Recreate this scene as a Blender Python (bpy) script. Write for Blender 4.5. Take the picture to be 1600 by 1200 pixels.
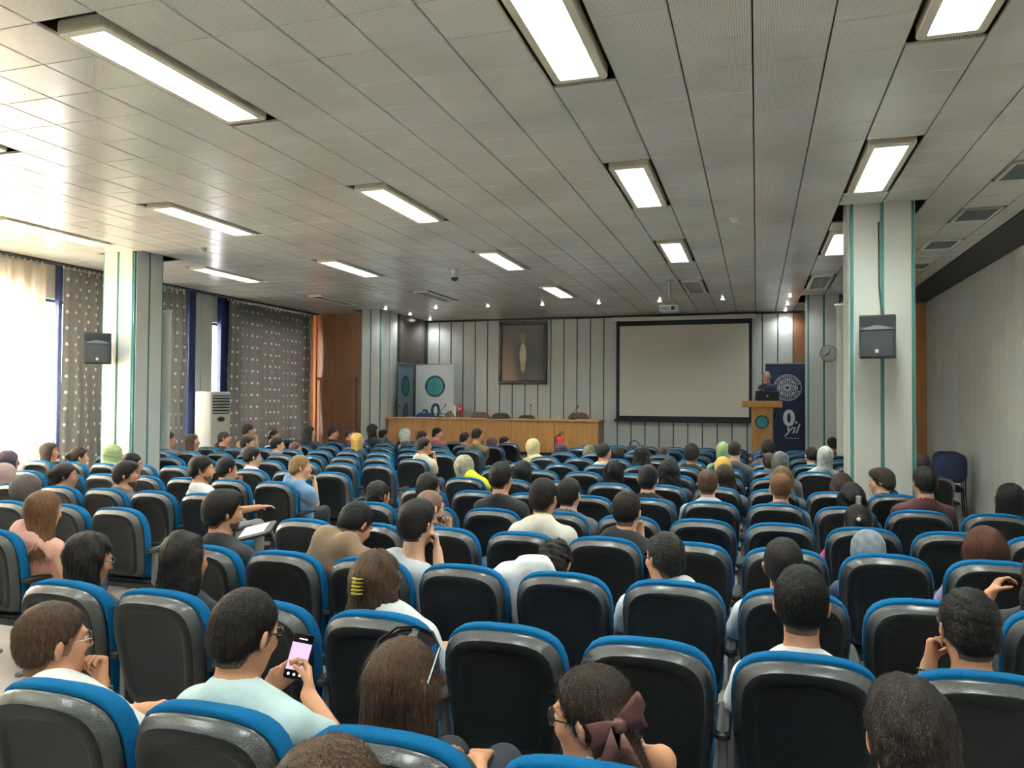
import bpy, math, random
import numpy as np
from mathutils import Matrix, Vector

random.seed(7); RNG = np.random.default_rng(11)
for _o in list(bpy.data.objects): bpy.data.objects.remove(_o)
SC = bpy.context.scene
COL = SC.collection

# ------------------------------------------------------------------ camera, sky, exposure
def view_axes(yaw, pitch, roll):
    fwd = Vector((-math.sin(yaw)*math.cos(pitch), math.cos(yaw)*math.cos(pitch), math.sin(pitch)))
    right = Vector((math.cos(yaw), math.sin(yaw), 0)); up = right.cross(fwd)
    c, s = math.cos(roll), math.sin(roll)
    return right*c + up*s, up*c - right*s, fwd
CAM_R, CAM_U, CAM_F = view_axes(0.3080, 0.0211, 0.0068)
CAM_P = Vector((0, 0, 1.8)); FOCAL = 1202.43
cam = bpy.data.objects.new('camera', bpy.data.cameras.new('camera')); COL.objects.link(cam)
cam.matrix_world = Matrix(((CAM_R.x, CAM_U.x, -CAM_F.x, CAM_P.x), (CAM_R.y, CAM_U.y, -CAM_F.y, CAM_P.y),
                           (CAM_R.z, CAM_U.z, -CAM_F.z, CAM_P.z), (0, 0, 0, 1)))
cam.data.sensor_width = 36; cam.data.lens = 36*FOCAL/1600; cam.data.clip_start = .02
SC.camera = cam
SC.view_settings.view_transform = 'Standard'; SC.view_settings.look = 'None'
SC.view_settings.gamma = 1; SC.view_settings.use_curve_mapping = False
SC.view_settings.exposure = 1.45
SC.cycles.max_bounces = 6; SC.cycles.diffuse_bounces = 4; SC.cycles.use_denoising = True
SC.cycles.sample_clamp_indirect = 6
world = bpy.data.worlds.new('sky'); SC.world = world; world.use_nodes = True
world.node_tree.nodes['Background'].inputs[0].default_value = (1.0, .965, .89, 1)
world.node_tree.nodes['Background'].inputs[1].default_value = 96.0
LAMP_W, LAMP_COL = 30.0, (.86, 1.0, .99)

def pix(x, y, z):                               # only used to decide what lies in view
    d = Vector((x, y, z)) - CAM_P; f = d.dot(CAM_F)
    if f < .05: return None
    return 800 + FOCAL*d.dot(CAM_R)/f, 600 - FOCAL*d.dot(CAM_U)/f

# ------------------------------------------------------------------ helpers
def lin(c):
    c = c/255
    return c/12.92 if c <= .04045 else ((c+.055)/1.055)**2.4
def rgb(r, g, b): return (lin(r), lin(g), lin(b), 1)

MATS = {}
def mat(name, col, rough=.6, metal=0, spec=.5, noise=None, bump=None, sheen=0, emit=None, trans=None, coat=0, stretch=None):
    """noise=(scale, amount) mottles the colour; bump=(scale, strength) gives fine relief; stretch=(x,y,z) pulls the texture out"""
    if name in MATS: return MATS[name]
    m = bpy.data.materials.new(name); m.use_nodes = True
    nt = m.node_tree; N = nt.nodes; L = nt.links; b = N['Principled BSDF']
    b.inputs['Base Color'].default_value = col; b.inputs['Roughness'].default_value = rough
    b.inputs['Metallic'].default_value = metal; b.inputs['Specular IOR Level'].default_value = spec
    if sheen: b.inputs['Sheen Weight'].default_value = sheen
    if coat: b.inputs['Coat Weight'].default_value = coat; b.inputs['Coat Roughness'].default_value = .25
    vec = None
    if noise or bump:
        tc = N.new('ShaderNodeTexCoord'); vec = tc.outputs['Object']
        if stretch:
            mp = N.new('ShaderNodeMapping'); mp.inputs['Scale'].default_value = stretch
            L.new(vec, mp.inputs[0]); vec = mp.outputs[0]
    if noise:
        t = N.new('ShaderNodeTexNoise'); t.inputs['Scale'].default_value = noise[0]; t.inputs['Detail'].default_value = 4
        L.new(vec, t.inputs[0])
        r = N.new('ShaderNodeValToRGB'); a = noise[1]
        r.color_ramp.elements[0].position = .3; r.color_ramp.elements[1].position = .7
        r.color_ramp.elements[0].color = (*[c*(1-a) for c in col[:3]], 1)
        r.color_ramp.elements[1].color = (*[min(1, c*(1+a)) for c in col[:3]], 1)
        L.new(t.outputs['Fac'], r.inputs[0]); L.new(r.outputs[0], b.inputs['Base Color'])
    if bump:
        t = N.new('ShaderNodeTexNoise'); t.inputs['Scale'].default_value = bump[0]; t.inputs['Detail'].default_value = 2
        L.new(vec, t.inputs[0])
        bn = N.new('ShaderNodeBump'); bn.inputs['Strength'].default_value = bump[1]; bn.inputs['Distance'].default_value = .01
        L.new(t.outputs['Fac'], bn.inputs['Height']); L.new(bn.outputs[0], b.inputs['Normal'])
    if emit:
        b.inputs['Emission Color'].default_value = (*emit[:3], 1); b.inputs['Emission Strength'].default_value = emit[3]
    if trans:
        b.inputs['Transmission Weight'].default_value = trans; b.inputs['IOR'].default_value = 1.45
    MATS[name] = m
    return m

class MB:
    """collects shapes and links them as ONE mesh object"""
    def __init__(s): s.v, s.f, s.m = [], [], []
    def add(s, vs, fs, mi=0):
        o = len(s.v); s.v += [tuple(p) for p in vs]; s.f += [tuple(i+o for i in f) for f in fs]; s.m += [mi]*len(fs)
        return s
    def box(s, x0, x1, y0, y1, z0, z1, bev=0, mi=0):
        if bev:
            b = min(bev, (x1-x0)*.45, (y1-y0)*.45, (z1-z0)*.45)
            vs, idx = [], {}
            for ix, (xa, xb) in enumerate(((x0, x0+b), (x1, x1-b))):
                for iy, (ya, yb) in enumerate(((y0, y0+b), (y1, y1-b))):
                    for iz, (za, zb) in enumerate(((z0, z0+b), (z1, z1-b))):
                        for k, p in enumerate(((xa, yb, zb), (xb, ya, zb), (xb, yb, za))):
                            idx[ix, iy, iz, k] = len(vs); vs.append(p)
            fs = []
            for ax in range(3):
                o1, o2 = [(1, 2), (0, 2), (0, 1)][ax]
                for sd in (0, 1):
                    q = []
                    for a, c in ((0, 0), (1, 0), (1, 1), (0, 1)):
                        key = [0, 0, 0]; key[ax] = sd; key[o1] = a; key[o2] = c; q.append(idx[(*key, ax)])
                    if (sd == 0) != (ax == 1): q.reverse()
                    fs.append(q)
            for ax in range(3):                  # edges run along ax
                o1, o2 = [(1, 2), (0, 2), (0, 1)][ax]
                for a in (0, 1):
                    for c in (0, 1):
                        k0 = [0, 0, 0]; k1 = [0, 0, 0]; k0[o1] = k1[o1] = a; k0[o2] = k1[o2] = c; k1[ax] = 1
                        q = [idx[(*k0, o1)], idx[(*k1, o1)], idx[(*k1, o2)], idx[(*k0, o2)]]
                        if ((a+c) % 2 == 0) != (ax == 1): q.reverse()
                        fs.append(q)
            for ix in (0, 1):
                for iy in (0, 1):
                    for iz in (0, 1):
                        q = [idx[ix, iy, iz, k] for k in range(3)]
                        if (ix+iy+iz) % 2 == 0: q.reverse()
                        fs.append(q)
            return s.add(vs, fs, mi)
        vs = [(x, y, z) for x in (x0, x1) for y in (y0, y1) for z in (z0, z1)]
        return s.add(vs, [(0, 1, 3, 2), (4, 6, 7, 5), (0, 4, 5, 1), (2, 3, 7, 6), (0, 2, 6, 4), (1, 5, 7, 3)], mi)
    def tube(s, pts, r, n=8, mi=0, closed=False):
        pts = [Vector(p) for p in pts]; rs = r if isinstance(r, (list, tuple)) else [r]*len(pts)
        vs, fs = [], []; up = None; m = len(pts)
        for i, p in enumerate(pts):
            a = pts[i-1] if (i or closed) else p; b = pts[(i+1) % m] if (i < m-1 or closed) else p
            d = (b-a).normalized()
            if up is None: up = d.orthogonal().normalized()
            up = (up - d*up.dot(d)).normalized(); sd = d.cross(up)
            for k in range(n):
                t = 2*math.pi*k/n; vs.append(p + (up*math.cos(t) + sd*math.sin(t))*rs[i])
        for i in range(m if closed else m-1):
            for k in range(n):
                k2 = (k+1) % n; j = (i+1) % m
                fs.append((i*n+k, i*n+k2, j*n+k2, j*n+k))
        if not closed: fs += [tuple(range(n-1, -1, -1)), tuple((m-1)*n+k for k in range(n))]
        return s.add(vs, fs, mi)
    def lathe(s, prof, c=(0, 0, 0), n=16, axis='z', mi=0):
        vs, fs = [], []
        for r, h in prof:
            for k in range(n):
                t = 2*math.pi*k/n; a, b = r*math.cos(t), r*math.sin(t)
                p = {'z': (a, b, h), 'y': (a, h, -b), 'x': (h, a, b)}[axis]
                vs.append((p[0]+c[0], p[1]+c[1], p[2]+c[2]))
        for i in range(len(prof)-1):
            for k in range(n): fs.append((i*n+k, i*n+(k+1) % n, (i+1)*n+(k+1) % n, (i+1)*n+k))
        fs += [tuple(range(n-1, -1, -1)), tuple((len(prof)-1)*n+k for k in range(n))]
        return s.add(vs, fs, mi)
    def prism(s, poly, h0, h1, axis='y', mi=0):
        P = {'y': lambda a, b, h: (a, h, b), 'z': lambda a, b, h: (a, b, h), 'x': lambda a, b, h: (h, a, b)}[axis]
        n = len(poly)
        vs = [P(a, b, h0) for a, b in poly] + [P(a, b, h1) for a, b in poly]
        fs = [tuple(range(n)), tuple(range(2*n-1, n-1, -1))] + [(i, n+i, n+(i+1) % n, (i+1) % n) for i in range(n)]
        return s.add(vs, fs, mi)
    def mesh(s, name, *mats, smooth=False):
        me = bpy.data.meshes.new(name); me.from_pydata(s.v, [], s.f)
        for m in mats: me.materials.append(m)
        if len(mats) > 1: me.polygons.foreach_set('material_index', s.m)
        if smooth: me.polygons.foreach_set('use_smooth', [True]*len(s.f))
        me.update(); return me
    def build(s, name, mats, parent=None, smooth=False, loc=None):
        mats = mats if isinstance(mats, (list, tuple)) else [mats]
        return link(name, s.mesh(name, *mats, smooth=smooth), parent, loc)

def link(name, me, parent=None, loc=None):
    o = bpy.data.objects.new(name, me); COL.objects.link(o)
    if parent: o.parent = parent
    if loc: o.location = loc
    return o
def tag(o, label, cat, group=None, kind=None):
    o['label'] = label; o['category'] = cat
    if group: o['group'] = group
    if kind: o['kind'] = kind
    return o
def thing(name, label, cat, loc=(0, 0, 0), rz=0, group=None):
    o = bpy.data.objects.new(name, None); COL.objects.link(o); o.empty_display_size = .1
    o.location = loc; o.rotation_euler = (0, 0, rz)
    return tag(o, label, cat, group)
def struct(o): o['kind'] = 'structure'; return o
def area(name, loc, sx, sy, watts, col, rot=(0, 0, 0), parent=None):
    l = bpy.data.lights.new(name, 'AREA'); l.shape = 'RECTANGLE'; l.size = sx; l.size_y = sy; l.energy = watts; l.color = col
    o = bpy.data.objects.new(name, l); COL.objects.link(o); o.location = loc; o.rotation_euler = rot
    if parent: o.parent = parent
    return o
ORD = 'first second third fourth fifth sixth seventh eighth ninth tenth eleventh twelfth thirteenth fourteenth'.split()

# ------------------------------------------------------------------ materials
M_PANEL = mat('white_panel', rgb(214, 216, 209), .42, noise=(1.3, .04))
M_TEAL = mat('teal_strip', rgb(70, 140, 138), .5)
M_GAP = mat('teal_gap', rgb(46, 92, 92), .6)
M_WOOD = mat('oak_veneer', rgb(182, 132, 74), .42, noise=(3, .16), stretch=(6, 6, .6))
M_WOODD = mat('brown_veneer', rgb(152, 108, 78), .35, noise=(3, .14), stretch=(6, 6, .6))
M_WOODE = mat('lit_wood_edge', rgb(190, 112, 62), .45)  # light on the partition's wood edge is put into this orange
M_VOID = mat('brown_void', rgb(140, 98, 80), .8, noise=(2, .2))
M_FLOOR = mat('floor_vinyl', rgb(160, 150, 144), .45, noise=(5, .12))
M_STAGE = mat('stage_carpet', rgb(70, 58, 50), .9, noise=(40, .2))
M_BLACK = mat('black_plastic', rgb(30, 31, 33), .45)
M_DARK = mat('dark_grey', rgb(58, 58, 58), .6)
M_WHITE = mat('white_plastic', rgb(222, 220, 210), .4)
M_CREAM = mat('cream_metal', rgb(226, 219, 198), .35)
M_STEEL = mat('grey_steel', rgb(150, 152, 152), .35, metal=.6)
M_NAVY = mat('navy_frame', rgb(36, 52, 92), .5)
M_LIT = mat('lit_tube', (1, 1, 1, 1), .5, emit=(1, .98, .92, 18))
M_UNLIT = mat('unlit_tube', rgb(215, 215, 205), .3)
M_LOUV = mat('louvre_aluminium', rgb(225, 227, 225), .25, metal=.7)
M_SPOT = mat('spot_bulb', (1, 1, 1, 1), .5, emit=(1, .97, .92, 25))
M_GLASS = mat('window_glass', (1, 1, 1, 1), .02, trans=1.0)

def ceiling_material():
    m = bpy.data.materials.new('perforated_tile'); m.use_nodes = True; nt = m.node_tree; N = nt.nodes; L = nt.links
    b = N['Principled BSDF']; b.inputs['Roughness'].default_value = .22; b.inputs['Specular IOR Level'].default_value = .8
    g = N.new('ShaderNodeNewGeometry')
    sc = N.new('ShaderNodeVectorMath'); sc.operation = 'SCALE'; sc.inputs['Scale'].default_value = 1/.0139; L.new(g.outputs['Position'], sc.inputs[0])
    fr = N.new('ShaderNodeVectorMath'); fr.operation = 'FRACTION'; L.new(sc.outputs[0], fr.inputs[0])
    sp = N.new('ShaderNodeSeparateXYZ'); L.new(fr.outputs[0], sp.inputs[0])
    cb = N.new('ShaderNodeCombineXYZ'); L.new(sp.outputs[0], cb.inputs[0]); L.new(sp.outputs[1], cb.inputs[1]); cb.inputs[2].default_value = .5
    ds = N.new('ShaderNodeVectorMath'); ds.operation = 'DISTANCE'; ds.inputs[1].default_value = (.5, .5, .5); L.new(cb.outputs[0], ds.inputs[0])
    lt = N.new('ShaderNodeMath'); lt.operation = 'LESS_THAN'; lt.inputs[1].default_value = .20; L.new(ds.outputs['Value'], lt.inputs[0])
    n1 = N.new('ShaderNodeTexNoise'); n1.inputs['Scale'].default_value = 1.1; n1.inputs['Detail'].default_value = 5; L.new(g.outputs['Position'], n1.inputs[0])
    r = N.new('ShaderNodeValToRGB'); r.color_ramp.elements[0].position = .33; r.color_ramp.elements[0].color = rgb(222, 222, 210)
    r.color_ramp.elements[1].position = .6; r.color_ramp.elements[1].color = rgb(242, 240, 230); L.new(n1.outputs['Fac'], r.inputs[0])
    mx = N.new('ShaderNodeMix'); mx.data_type = 'RGBA'; L.new(lt.outputs[0], mx.inputs['Factor']); L.new(r.outputs[0], mx.inputs[6]); mx.inputs[7].default_value = rgb(150, 148, 140)
    L.new(mx.outputs[2], b.inputs['Base Color'])
    return m
M_TILE = ceiling_material()

# ------------------------------------------------------------------ room shell
ZC = 3.85; XL, XR, YB, YF = -10.35, 3.28, -1.6, 18.4
TX = lambda i: (i-.055)*.417
TY = lambda j: (j+.62)*.418
struct(MB().box(XL-.5, XR+.3, YB-.2, YF+.3, -.12, 0).build('floor', M_FLOOR))
ceiling = struct(MB().box(XL-.4, XR+.2, YB-.2, YF+.2, 4.10, 4.22).build('ceiling', M_VOID))
PILLARS = [(-8.82, -8.27, 8.60, 9.14), (.93, 1.53, 8.68, 9.28), (-8.79, -8.28, 16.0, 16.86), (.95, 1.55, 16.12, 16.7)]
FIX = []                                           # (column, row, lit)
for i in (-15, -9, -3, 2): FIX += [(i, j, True) for j in (-1, 7, 15, 23)]  # the overhead row is out of view, added lit for illumination
FIX += [(-20.5, j, True) for j in (-1, 7, 15, 23)] + [(-20.5, 31, False), (-15, 31, False), (-9, 31, True), (-3, 31, False), (2, 31, False)]
VENTS = [(5, j) for j in (13, 17, 21, 25, 29, 33)]
xs = [(float(i), i+1.) for i in range(-16, 6)] + [(6., 6.5), (-16.5, -16.)] + [(i-.5, i+.5) for i in range(-24, -16)] + [(-24.77, -24.5)]
ys = [(j, j+1) for j in range(-5, 43)] + [(43, 43.38)]
cells = []
for a, b in xs:
    for c, d in ys:
        if any(abs((f[0]+.5)-(a+b)/2) < .3 and f[1] <= c < f[1]+4 for f in FIX): continue
        if any(v[0] == a and v[1] <= c < v[1]+2 for v in VENTS): continue
        x0, x1, y0, y1 = TX(a), TX(b), TY(c), TY(d)
        if any(x0 < p[1]-.02 and x1 > p[0]+.02 and y0 < p[3]-.02 and y1 > p[2]+.02 for p in PILLARS): continue
        cells.append((x0, x1, y0, y1))
def tile_mb(mb, x0, x1, y0, y1, z):
    gx, gy, c = .0045, .0022, .004
    r = [(x0+gx, x1-gx, y0+gy, y1-gy, z+.02), (x0+gx, x1-gx, y0+gy, y1-gy, z+c), (x0+gx+c, x1-gx-c, y0+gy+c, y1-gy-c, z)]
    vs = [p for (a, b, cc, d, zz) in r for p in ((a, cc, zz), (b, cc, zz), (b, d, zz), (a, d, zz))]
    fs = [(k*4+i, k*4+(i+1) % 4, k*4+4+(i+1) % 4, k*4+4+i) for k in (0, 1) for i in range(4)] + [(11, 10, 9, 8), (0, 1, 2, 3)]
    mb.add(vs, [f[::-1] for f in fs] if False else fs)
def size_px(c):
    p = pix((c[0]+c[1])/2, (c[2]+c[3])/2, ZC)
    if not p or not (-60 < p[0] < 1660 and -60 < p[1] < 1260): return -1
    return 1/(Vector(((c[0]+c[1])/2, (c[2]+c[3])/2, ZC))-CAM_P).length
full = sorted([c for c in cells if c[1]-c[0] > .4 and c[3]-c[2] > .4 and size_px(c) > 0], key=size_px, reverse=True)[:300]
fullset = set(full)
_t = MB(); tile_mb(_t, -.2085, .2085, -.209, .209, 0); TILE = _t.mesh('ceiling_tile', M_TILE)
for c in full:
    o = link('ceiling_tile', TILE, ceiling, ((c[0]+c[1])/2, (c[2]+c[3])/2, ZC))
    o.rotation_euler = (random.uniform(-.004, .004), random.uniform(-.004, .004), 0)
rest = MB()
for c in cells:
    if c not in fullset: tile_mb(rest, *c, ZC+random.uniform(-.0008, .0008))
rest.build('ceiling_tile_field', M_TILE, ceiling)['kind'] = 'stuff'
# dark soffit strip beside the right wall
struct(MB().box(TX(6.5), XR, YB, 17.4, ZC-.012, ZC+.1).build('trim_1', M_DARK))

def panel_wall(name, n, horizontal, origin, z0, z1, pitch, gap, base, normal, depth=.018):
    """a wall slab with its own separate panels; horizontal=('x'|'y')"""
    for k in range(n):
        mb = MB(); a = origin+k*pitch+gap/2; b = origin+(k+1)*pitch-gap/2
        if horizontal == 'x':
            y0, y1 = sorted((normal[0], normal[0]+normal[1]*depth)); mb.box(a, b, y0, y1, z0, z1, .004)
        else:
            x0, x1 = sorted((normal[0], normal[0]+normal[1]*depth)); mb.box(x0, x1, a, b, z0, z1, .004)
        mb.build('wall_panel', M_PANEL, base)
wf = struct(MB().box(XL, XR, YF, YF+.15, 0, 4.1).build('wall_front', M_GAP))
panel_wall('p', 27, 'x', -7.83-.3313*1, .62, 3.83, .3313, .026, wf, (YF, -1))
MB().box(.79, 1.03, YF-.02, YF, .62, 3.83).build('wall_panel', M_WOODD, wf)
struct(MB().box(-8.2, .95, YF-.05, YF, 3.80, ZC).build('trim_2', M_DARK))
wr = struct(MB().box(XR, XR+.15, YB, YF, 0, 4.1).build('wall_right', mat('panel_gap', rgb(120, 116, 104), .6)))
panel_wall('p', 57, 'y', -1.6, .1, 4.0, .3335, .010, wr, (XR, -1))
struct(MB().box(XR-.03, XR-.018, YB, 16.3, 0, .1, .003).build('baseboard_right', M_WOODD))
wb = struct(MB().box(XL-.3, XR+.15, YB-.15, YB, 0, 4.1).build('wall_back', M_PANEL))

# left wall with window openings
wl_mat = mat('left_wall_paint', rgb(205, 200, 188), .6)
OPEN = [(4.6, 8.66), (8.98, 9.62), (10.4, 11.75), (12.72, 13.1), (13.5, 15.8)]
WZ0, WZ1 = .85, 3.32
wl = MB().box(XL-.25, XL, YB, YF, 0, WZ0).box(XL-.25, XL, YB, YF, WZ1, 4.1)
ed = [YB]+[e for o in OPEN for e in o]+[YF]
for a, b in zip(ed[0::2], ed[1::2]): wl.box(XL-.25, XL, a, b, WZ0, WZ1)
struct(wl.build('wall_left', wl_mat))
for n, (a, b) in enumerate(OPEN):
    fr = MB(); x0, x1 = XL-.16, XL-.09; w = .05
    fr.box(x0, x1, a, a+w, WZ0, WZ1).box(x0, x1, b-w, b, WZ0, WZ1).box(x0, x1, a, b, WZ0, WZ0+w).box(x0, x1, a, b, WZ1-w, WZ1)
    if b-a > 1:
        for q in range(1, round((b-a)/1.05)): yy = a+(b-a)*q/round((b-a)/1.05); fr.box(x0, x1, yy-.025, yy+.025, WZ0, WZ1)
    win = struct(fr.build('window_%d' % (n+1), M_NAVY))
    MB().box(XL-.13, XL-.122, a+w*.5, b-w*.5, WZ0+.02, WZ1-.02).build('pane', M_GLASS, win)
    MB().box(XL-.02, XL+.10, a-.04, b+.04, WZ0-.04, WZ0).build('window_sill', M_CREAM, win)
    po = area('window_portal', (XL-.06, (a+b)/2, (WZ0+WZ1)/2), b-a, WZ1-WZ0, 1, (1, 1, 1), (0, math.radians(-90), 0), win)
    po.data.size, po.data.size_y = WZ1-WZ0, b-a
    po.data.cycles.is_portal = True
# navy posts beside the slits of daylight and the pale pier between them
struct(MB().box(XL, XL+.09, 9.17, 9.235, .02, 3.84, .004).build('trim_3', M_NAVY))
struct(MB().box(XL, XL+.10, 12.02, 12.20, .02, 3.84, .004).build('trim_4', M_NAVY))
struct(MB().box(XL, XL+.10, 12.93, 13.28, .02, 3.84, .004).build('trim_5', M_NAVY))
pier = struct(MB().box(XL, XL+.06, 12.2, 12.70, .02, 3.84).build('trim_6', M_GAP))
MB().box(XL+.06, XL+.08, 12.21, 12.37, .02, 3.83, .004).build('wall_panel', M_PANEL, pier)
MB().box(XL+.06, XL+.08, 12.39, 12.70, .02, 3.83, .004).build('wall_panel', M_PANEL, pier)
# wooden partition on the left with its door, and the stage side wall
pt = MB().box(XL, -8.82, 16.35, 16.5, 0, 4.0)
struct(pt.build('wall_partition', M_WOODD))
struct(MB().box(-10.24, -10.17, 16.29, 16.36, 0, 3.84, .006).build('trim_7', M_WOODE))
door = struct(MB().box(-10.06, -9.16, 16.325, 16.35, 0, 2.25, .004).build('door_1', mat('door_veneer', rgb(142, 98, 70), .35, noise=(3, .14), stretch=(6, 6, .6))))
MB().box(-10.13, -10.06, 16.31, 16.35, 0, 2.32).box(-9.16, -9.09, 16.31, 16.35, 0, 2.32).box(-10.13, -9.09, 16.31, 16.35, 2.25, 2.32).build('door_frame', M_WOODD, door)
MB().tube([(-9.25, 16.325, 1.05), (-9.25, 16.27, 1.05), (-9.37, 16.27, 1.05)], .011).build('door_handle', M_STEEL, door)
struct(MB().box(-8.3, -8.2, 16.86, YF, 0, 4.0).build('wall_stage_left', mat('glossy_side_panel', rgb(84, 76, 70), .22)))
# far right: recess with a dark doorway and an orange post
struct(MB().box(2.4, XR, 17.5, 17.62, 2.72, 4.0).box(1.55, 2.4, 17.5, 17.62, 0, 4.0).build('wall_recess', mat('recess_brown', rgb(98, 84, 72), .6)))
struct(MB().box(3.07, 3.27, 17.3, 17.5, 0, 3.84, .006).build('trim_8', M_WOOD))
d2 = struct(MB().box(2.4, 3.07, 17.53, 17.57, 0, 2.72).build('door_2', mat('dark_door', rgb(34, 40, 48), .4)))
MB().box(2.46, 3.0, 17.51, 17.53, 1.75, 2.62, .01).build('door_panel', mat('teal_pane', rgb(40, 66, 70), .2), d2)
MB().box(2.46, 3.0, 17.51, 17.53, .2, 1.62, .01).build('door_panel', mat('dark_door', rgb(34, 40, 48), .4), d2)

def pillar(x0, x1, y0, y1, name):
    p = struct(MB().box(x0, x1, y0, y1, 0, 4.1).build(name, M_TEAL)); t = .014; e = .028; g = .018; z0, z1 = .02, 4.09
    xm, ym = (x0+x1)/2, (y0+y1)/2
    for a, b in ((x0+e, xm-g), (xm+g, x1-e)):
        MB().box(a, b, y0-t, y0, z0, z1, .004).build('pillar_panel', M_PANEL, p)
        MB().box(a, b, y1, y1+t, z0, z1, .004).build('pillar_panel', M_PANEL, p)
    for a, b in ((y0+e, ym-g), (ym+g, y1-e)):
        MB().box(x0-t, x0, a, b, z0, z1, .004).build('pillar_panel', M_PANEL, p)
        MB().box(x1, x1+t, a, b, z0, z1, .004).build('pillar_panel', M_PANEL, p)
for k, p in enumerate(PILLARS): pillar(*p, 'pillar')
# stage platform
struct(MB().box(-8.3, 2.4, 15.5, YF, 0, .6, .01).build('stage_floor', M_STAGE))
struct(MB().box(-8.3, 2.4, 15.47, 15.5, .56, .6).build('trim_9', M_CREAM))

# ------------------------------------------------------------------ curtains
def curtain_material(name, col, transl):
    m = bpy.data.materials.new(name); m.use_nodes = True; nt = m.node_tree; N = nt.nodes; L = nt.links
    b = N['Principled BSDF']; b.inputs['Roughness'].default_value = .8; out = N['Material Output']
    uv = N.new('ShaderNodeUVMap')
    mp = N.new('ShaderNodeMapping'); mp.inputs['Scale'].default_value = (1/.155, 1/.25, 1); L.new(uv.outputs[0], mp.inputs[0])
    sp = N.new('ShaderNodeSeparateXYZ'); L.new(mp.outputs[0], sp.inputs[0])
    fl = N.new('ShaderNodeMath'); fl.operation = 'FLOOR'; L.new(sp.outputs[0], fl.inputs[0])
    hf = N.new('ShaderNodeMath'); hf.operation = 'MULTIPLY'; hf.inputs[1].default_value = .5; L.new(fl.outputs[0], hf.inputs[0])
    ad = N.new('ShaderNodeMath'); ad.operation = 'ADD'; L.new(sp.outputs[1], ad.inputs[0]); L.new(hf.outputs[0], ad.inputs[1])
    cb = N.new('ShaderNodeCombineXYZ'); L.new(sp.outputs[0], cb.inputs[0]); L.new(ad.outputs[0], cb.inputs[1])
    fr = N.new('ShaderNodeVectorMath'); fr.operation = 'FRACTION'; L.new(cb.outputs[0], fr.inputs[0])
    sb = N.new('ShaderNodeVectorMath'); sb.operation = 'SUBTRACT'; sb.inputs[1].default_value = (.5, .5, 0); L.new(fr.outputs[0], sb.inputs[0])
    ml = N.new('ShaderNodeVectorMath'); ml.operation = 'MULTIPLY'; ml.inputs[1].default_value = (.155, .25, 0); L.new(sb.outputs[0], ml.inputs[0])
    ln = N.new('ShaderNodeVectorMath'); ln.operation = 'LENGTH'; L.new(ml.outputs[0], ln.inputs[0])
    lt = N.new('ShaderNodeMath'); lt.operation = 'LESS_THAN'; lt.inputs[1].default_value = .027; L.new(ln.outputs['Value'], lt.inputs[0])
    mx = N.new('ShaderNodeMix'); mx.data_type = 'RGBA'; L.new(lt.outputs[0], mx.inputs['Factor']); mx.inputs[6].default_value = col; mx.inputs[7].default_value = rgb(226, 222, 212)
    L.new(mx.outputs[2], b.inputs['Base Color'])
    t = N.new('ShaderNodeBsdfTranslucent'); L.new(mx.outputs[2], t.inputs[0])
    ms = N.new('ShaderNodeMixShader'); ms.inputs[0].default_value = transl; L.new(b.outputs[0], ms.inputs[1]); L.new(t.outputs[0], ms.inputs[2])
    L.new(ms.outputs[0], out.inputs[0]); return m
def curtain(y0, y1, amp, per, m, label, x=XL+.17, seed=0, top=3.78, bottom=.06):
    rnd = random.Random(seed); L0 = y1-y0; n = int(L0/.016); zs = np.linspace(bottom, top, 16)
    ph = [rnd.uniform(0, 6) for _ in range(4)]; vs, uvs = [], []; arc = 0; last = None
    for i in range(n+1):
        u = y0+L0*i/n
        f = math.sin(2*math.pi*u/per+ph[0]) + .45*math.sin(2*math.pi*u/per*1.73+ph[1]) + .25*math.sin(2*math.pi*u/per*3.1+ph[2])
        if last is not None: arc += math.hypot(L0/n, (f-last)*amp)
        last = f
        for z in zs:
            k = (.55+.45*(top-z)/(top-bottom))
            vs.append((x+f*amp*k + .012*math.sin(z*3+u*5+ph[3]), u + .012*math.sin(z*2.1+ph[2]+u*9)*(top-z), z)); uvs.append((arc, z))
    nz = len(zs)
    fs = [(i*nz+k, (i+1)*nz+k, (i+1)*nz+k+1, i*nz+k+1) for i in range(n) for k in range(nz-1)]
    me = bpy.data.meshes.new('curtain'); me.from_pydata(vs, [], fs); me.materials.append(m)
    uvl = me.uv_layers.new(name='UVMap'); li = np.zeros(len(me.loops), dtype=np.int32); me.loops.foreach_get('vertex_index', li)
    uvl.data.foreach_set('uv', np.array(uvs, dtype=np.float32)[li].ravel())
    me.polygons.foreach_set('use_smooth', [True]*len(fs)); me.update()
    root = thing('curtain', label, 'curtain', (0, 0, 0), 0, 'dotted curtains along the window wall')
    link('fabric', me, root)
    hem = MB()
    for i in range(0, n, 6): hem.box(x-.012, x+.012, y0+L0*i/n-.006, y0+L0*i/n+.006, top-.005, top+.045)
    hem.build('curtain_hooks', M_CREAM, root)['kind'] = 'stuff'
    return root
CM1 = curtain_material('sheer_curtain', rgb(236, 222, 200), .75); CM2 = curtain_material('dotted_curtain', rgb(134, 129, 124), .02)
curtain(3.8, 8.86, .035, .20, CM1, 'sunlit beige sheer curtain with white dots, first from the camera', seed=1)
curtain(9.17, 10.9, .045, .17, CM2, 'gray-brown dotted curtain hanging beside the left column', seed=2)
curtain(11.0, 11.86, .045, .16, CM2, 'narrow gray dotted curtain between left column and air conditioner', seed=3)
curtain(13.04, 16.05, .05, .21, CM2, 'wide gray dotted curtain between air conditioner and wooden partition', seed=4)
rail = MB().box(XL+.08, XL+.26, 3.6, 16.28, 3.825, ZC, .003)
tag(rail.build('curtain_rail', M_DARK), 'long dark curtain rail along the top of the window wall', 'rail')

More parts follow.
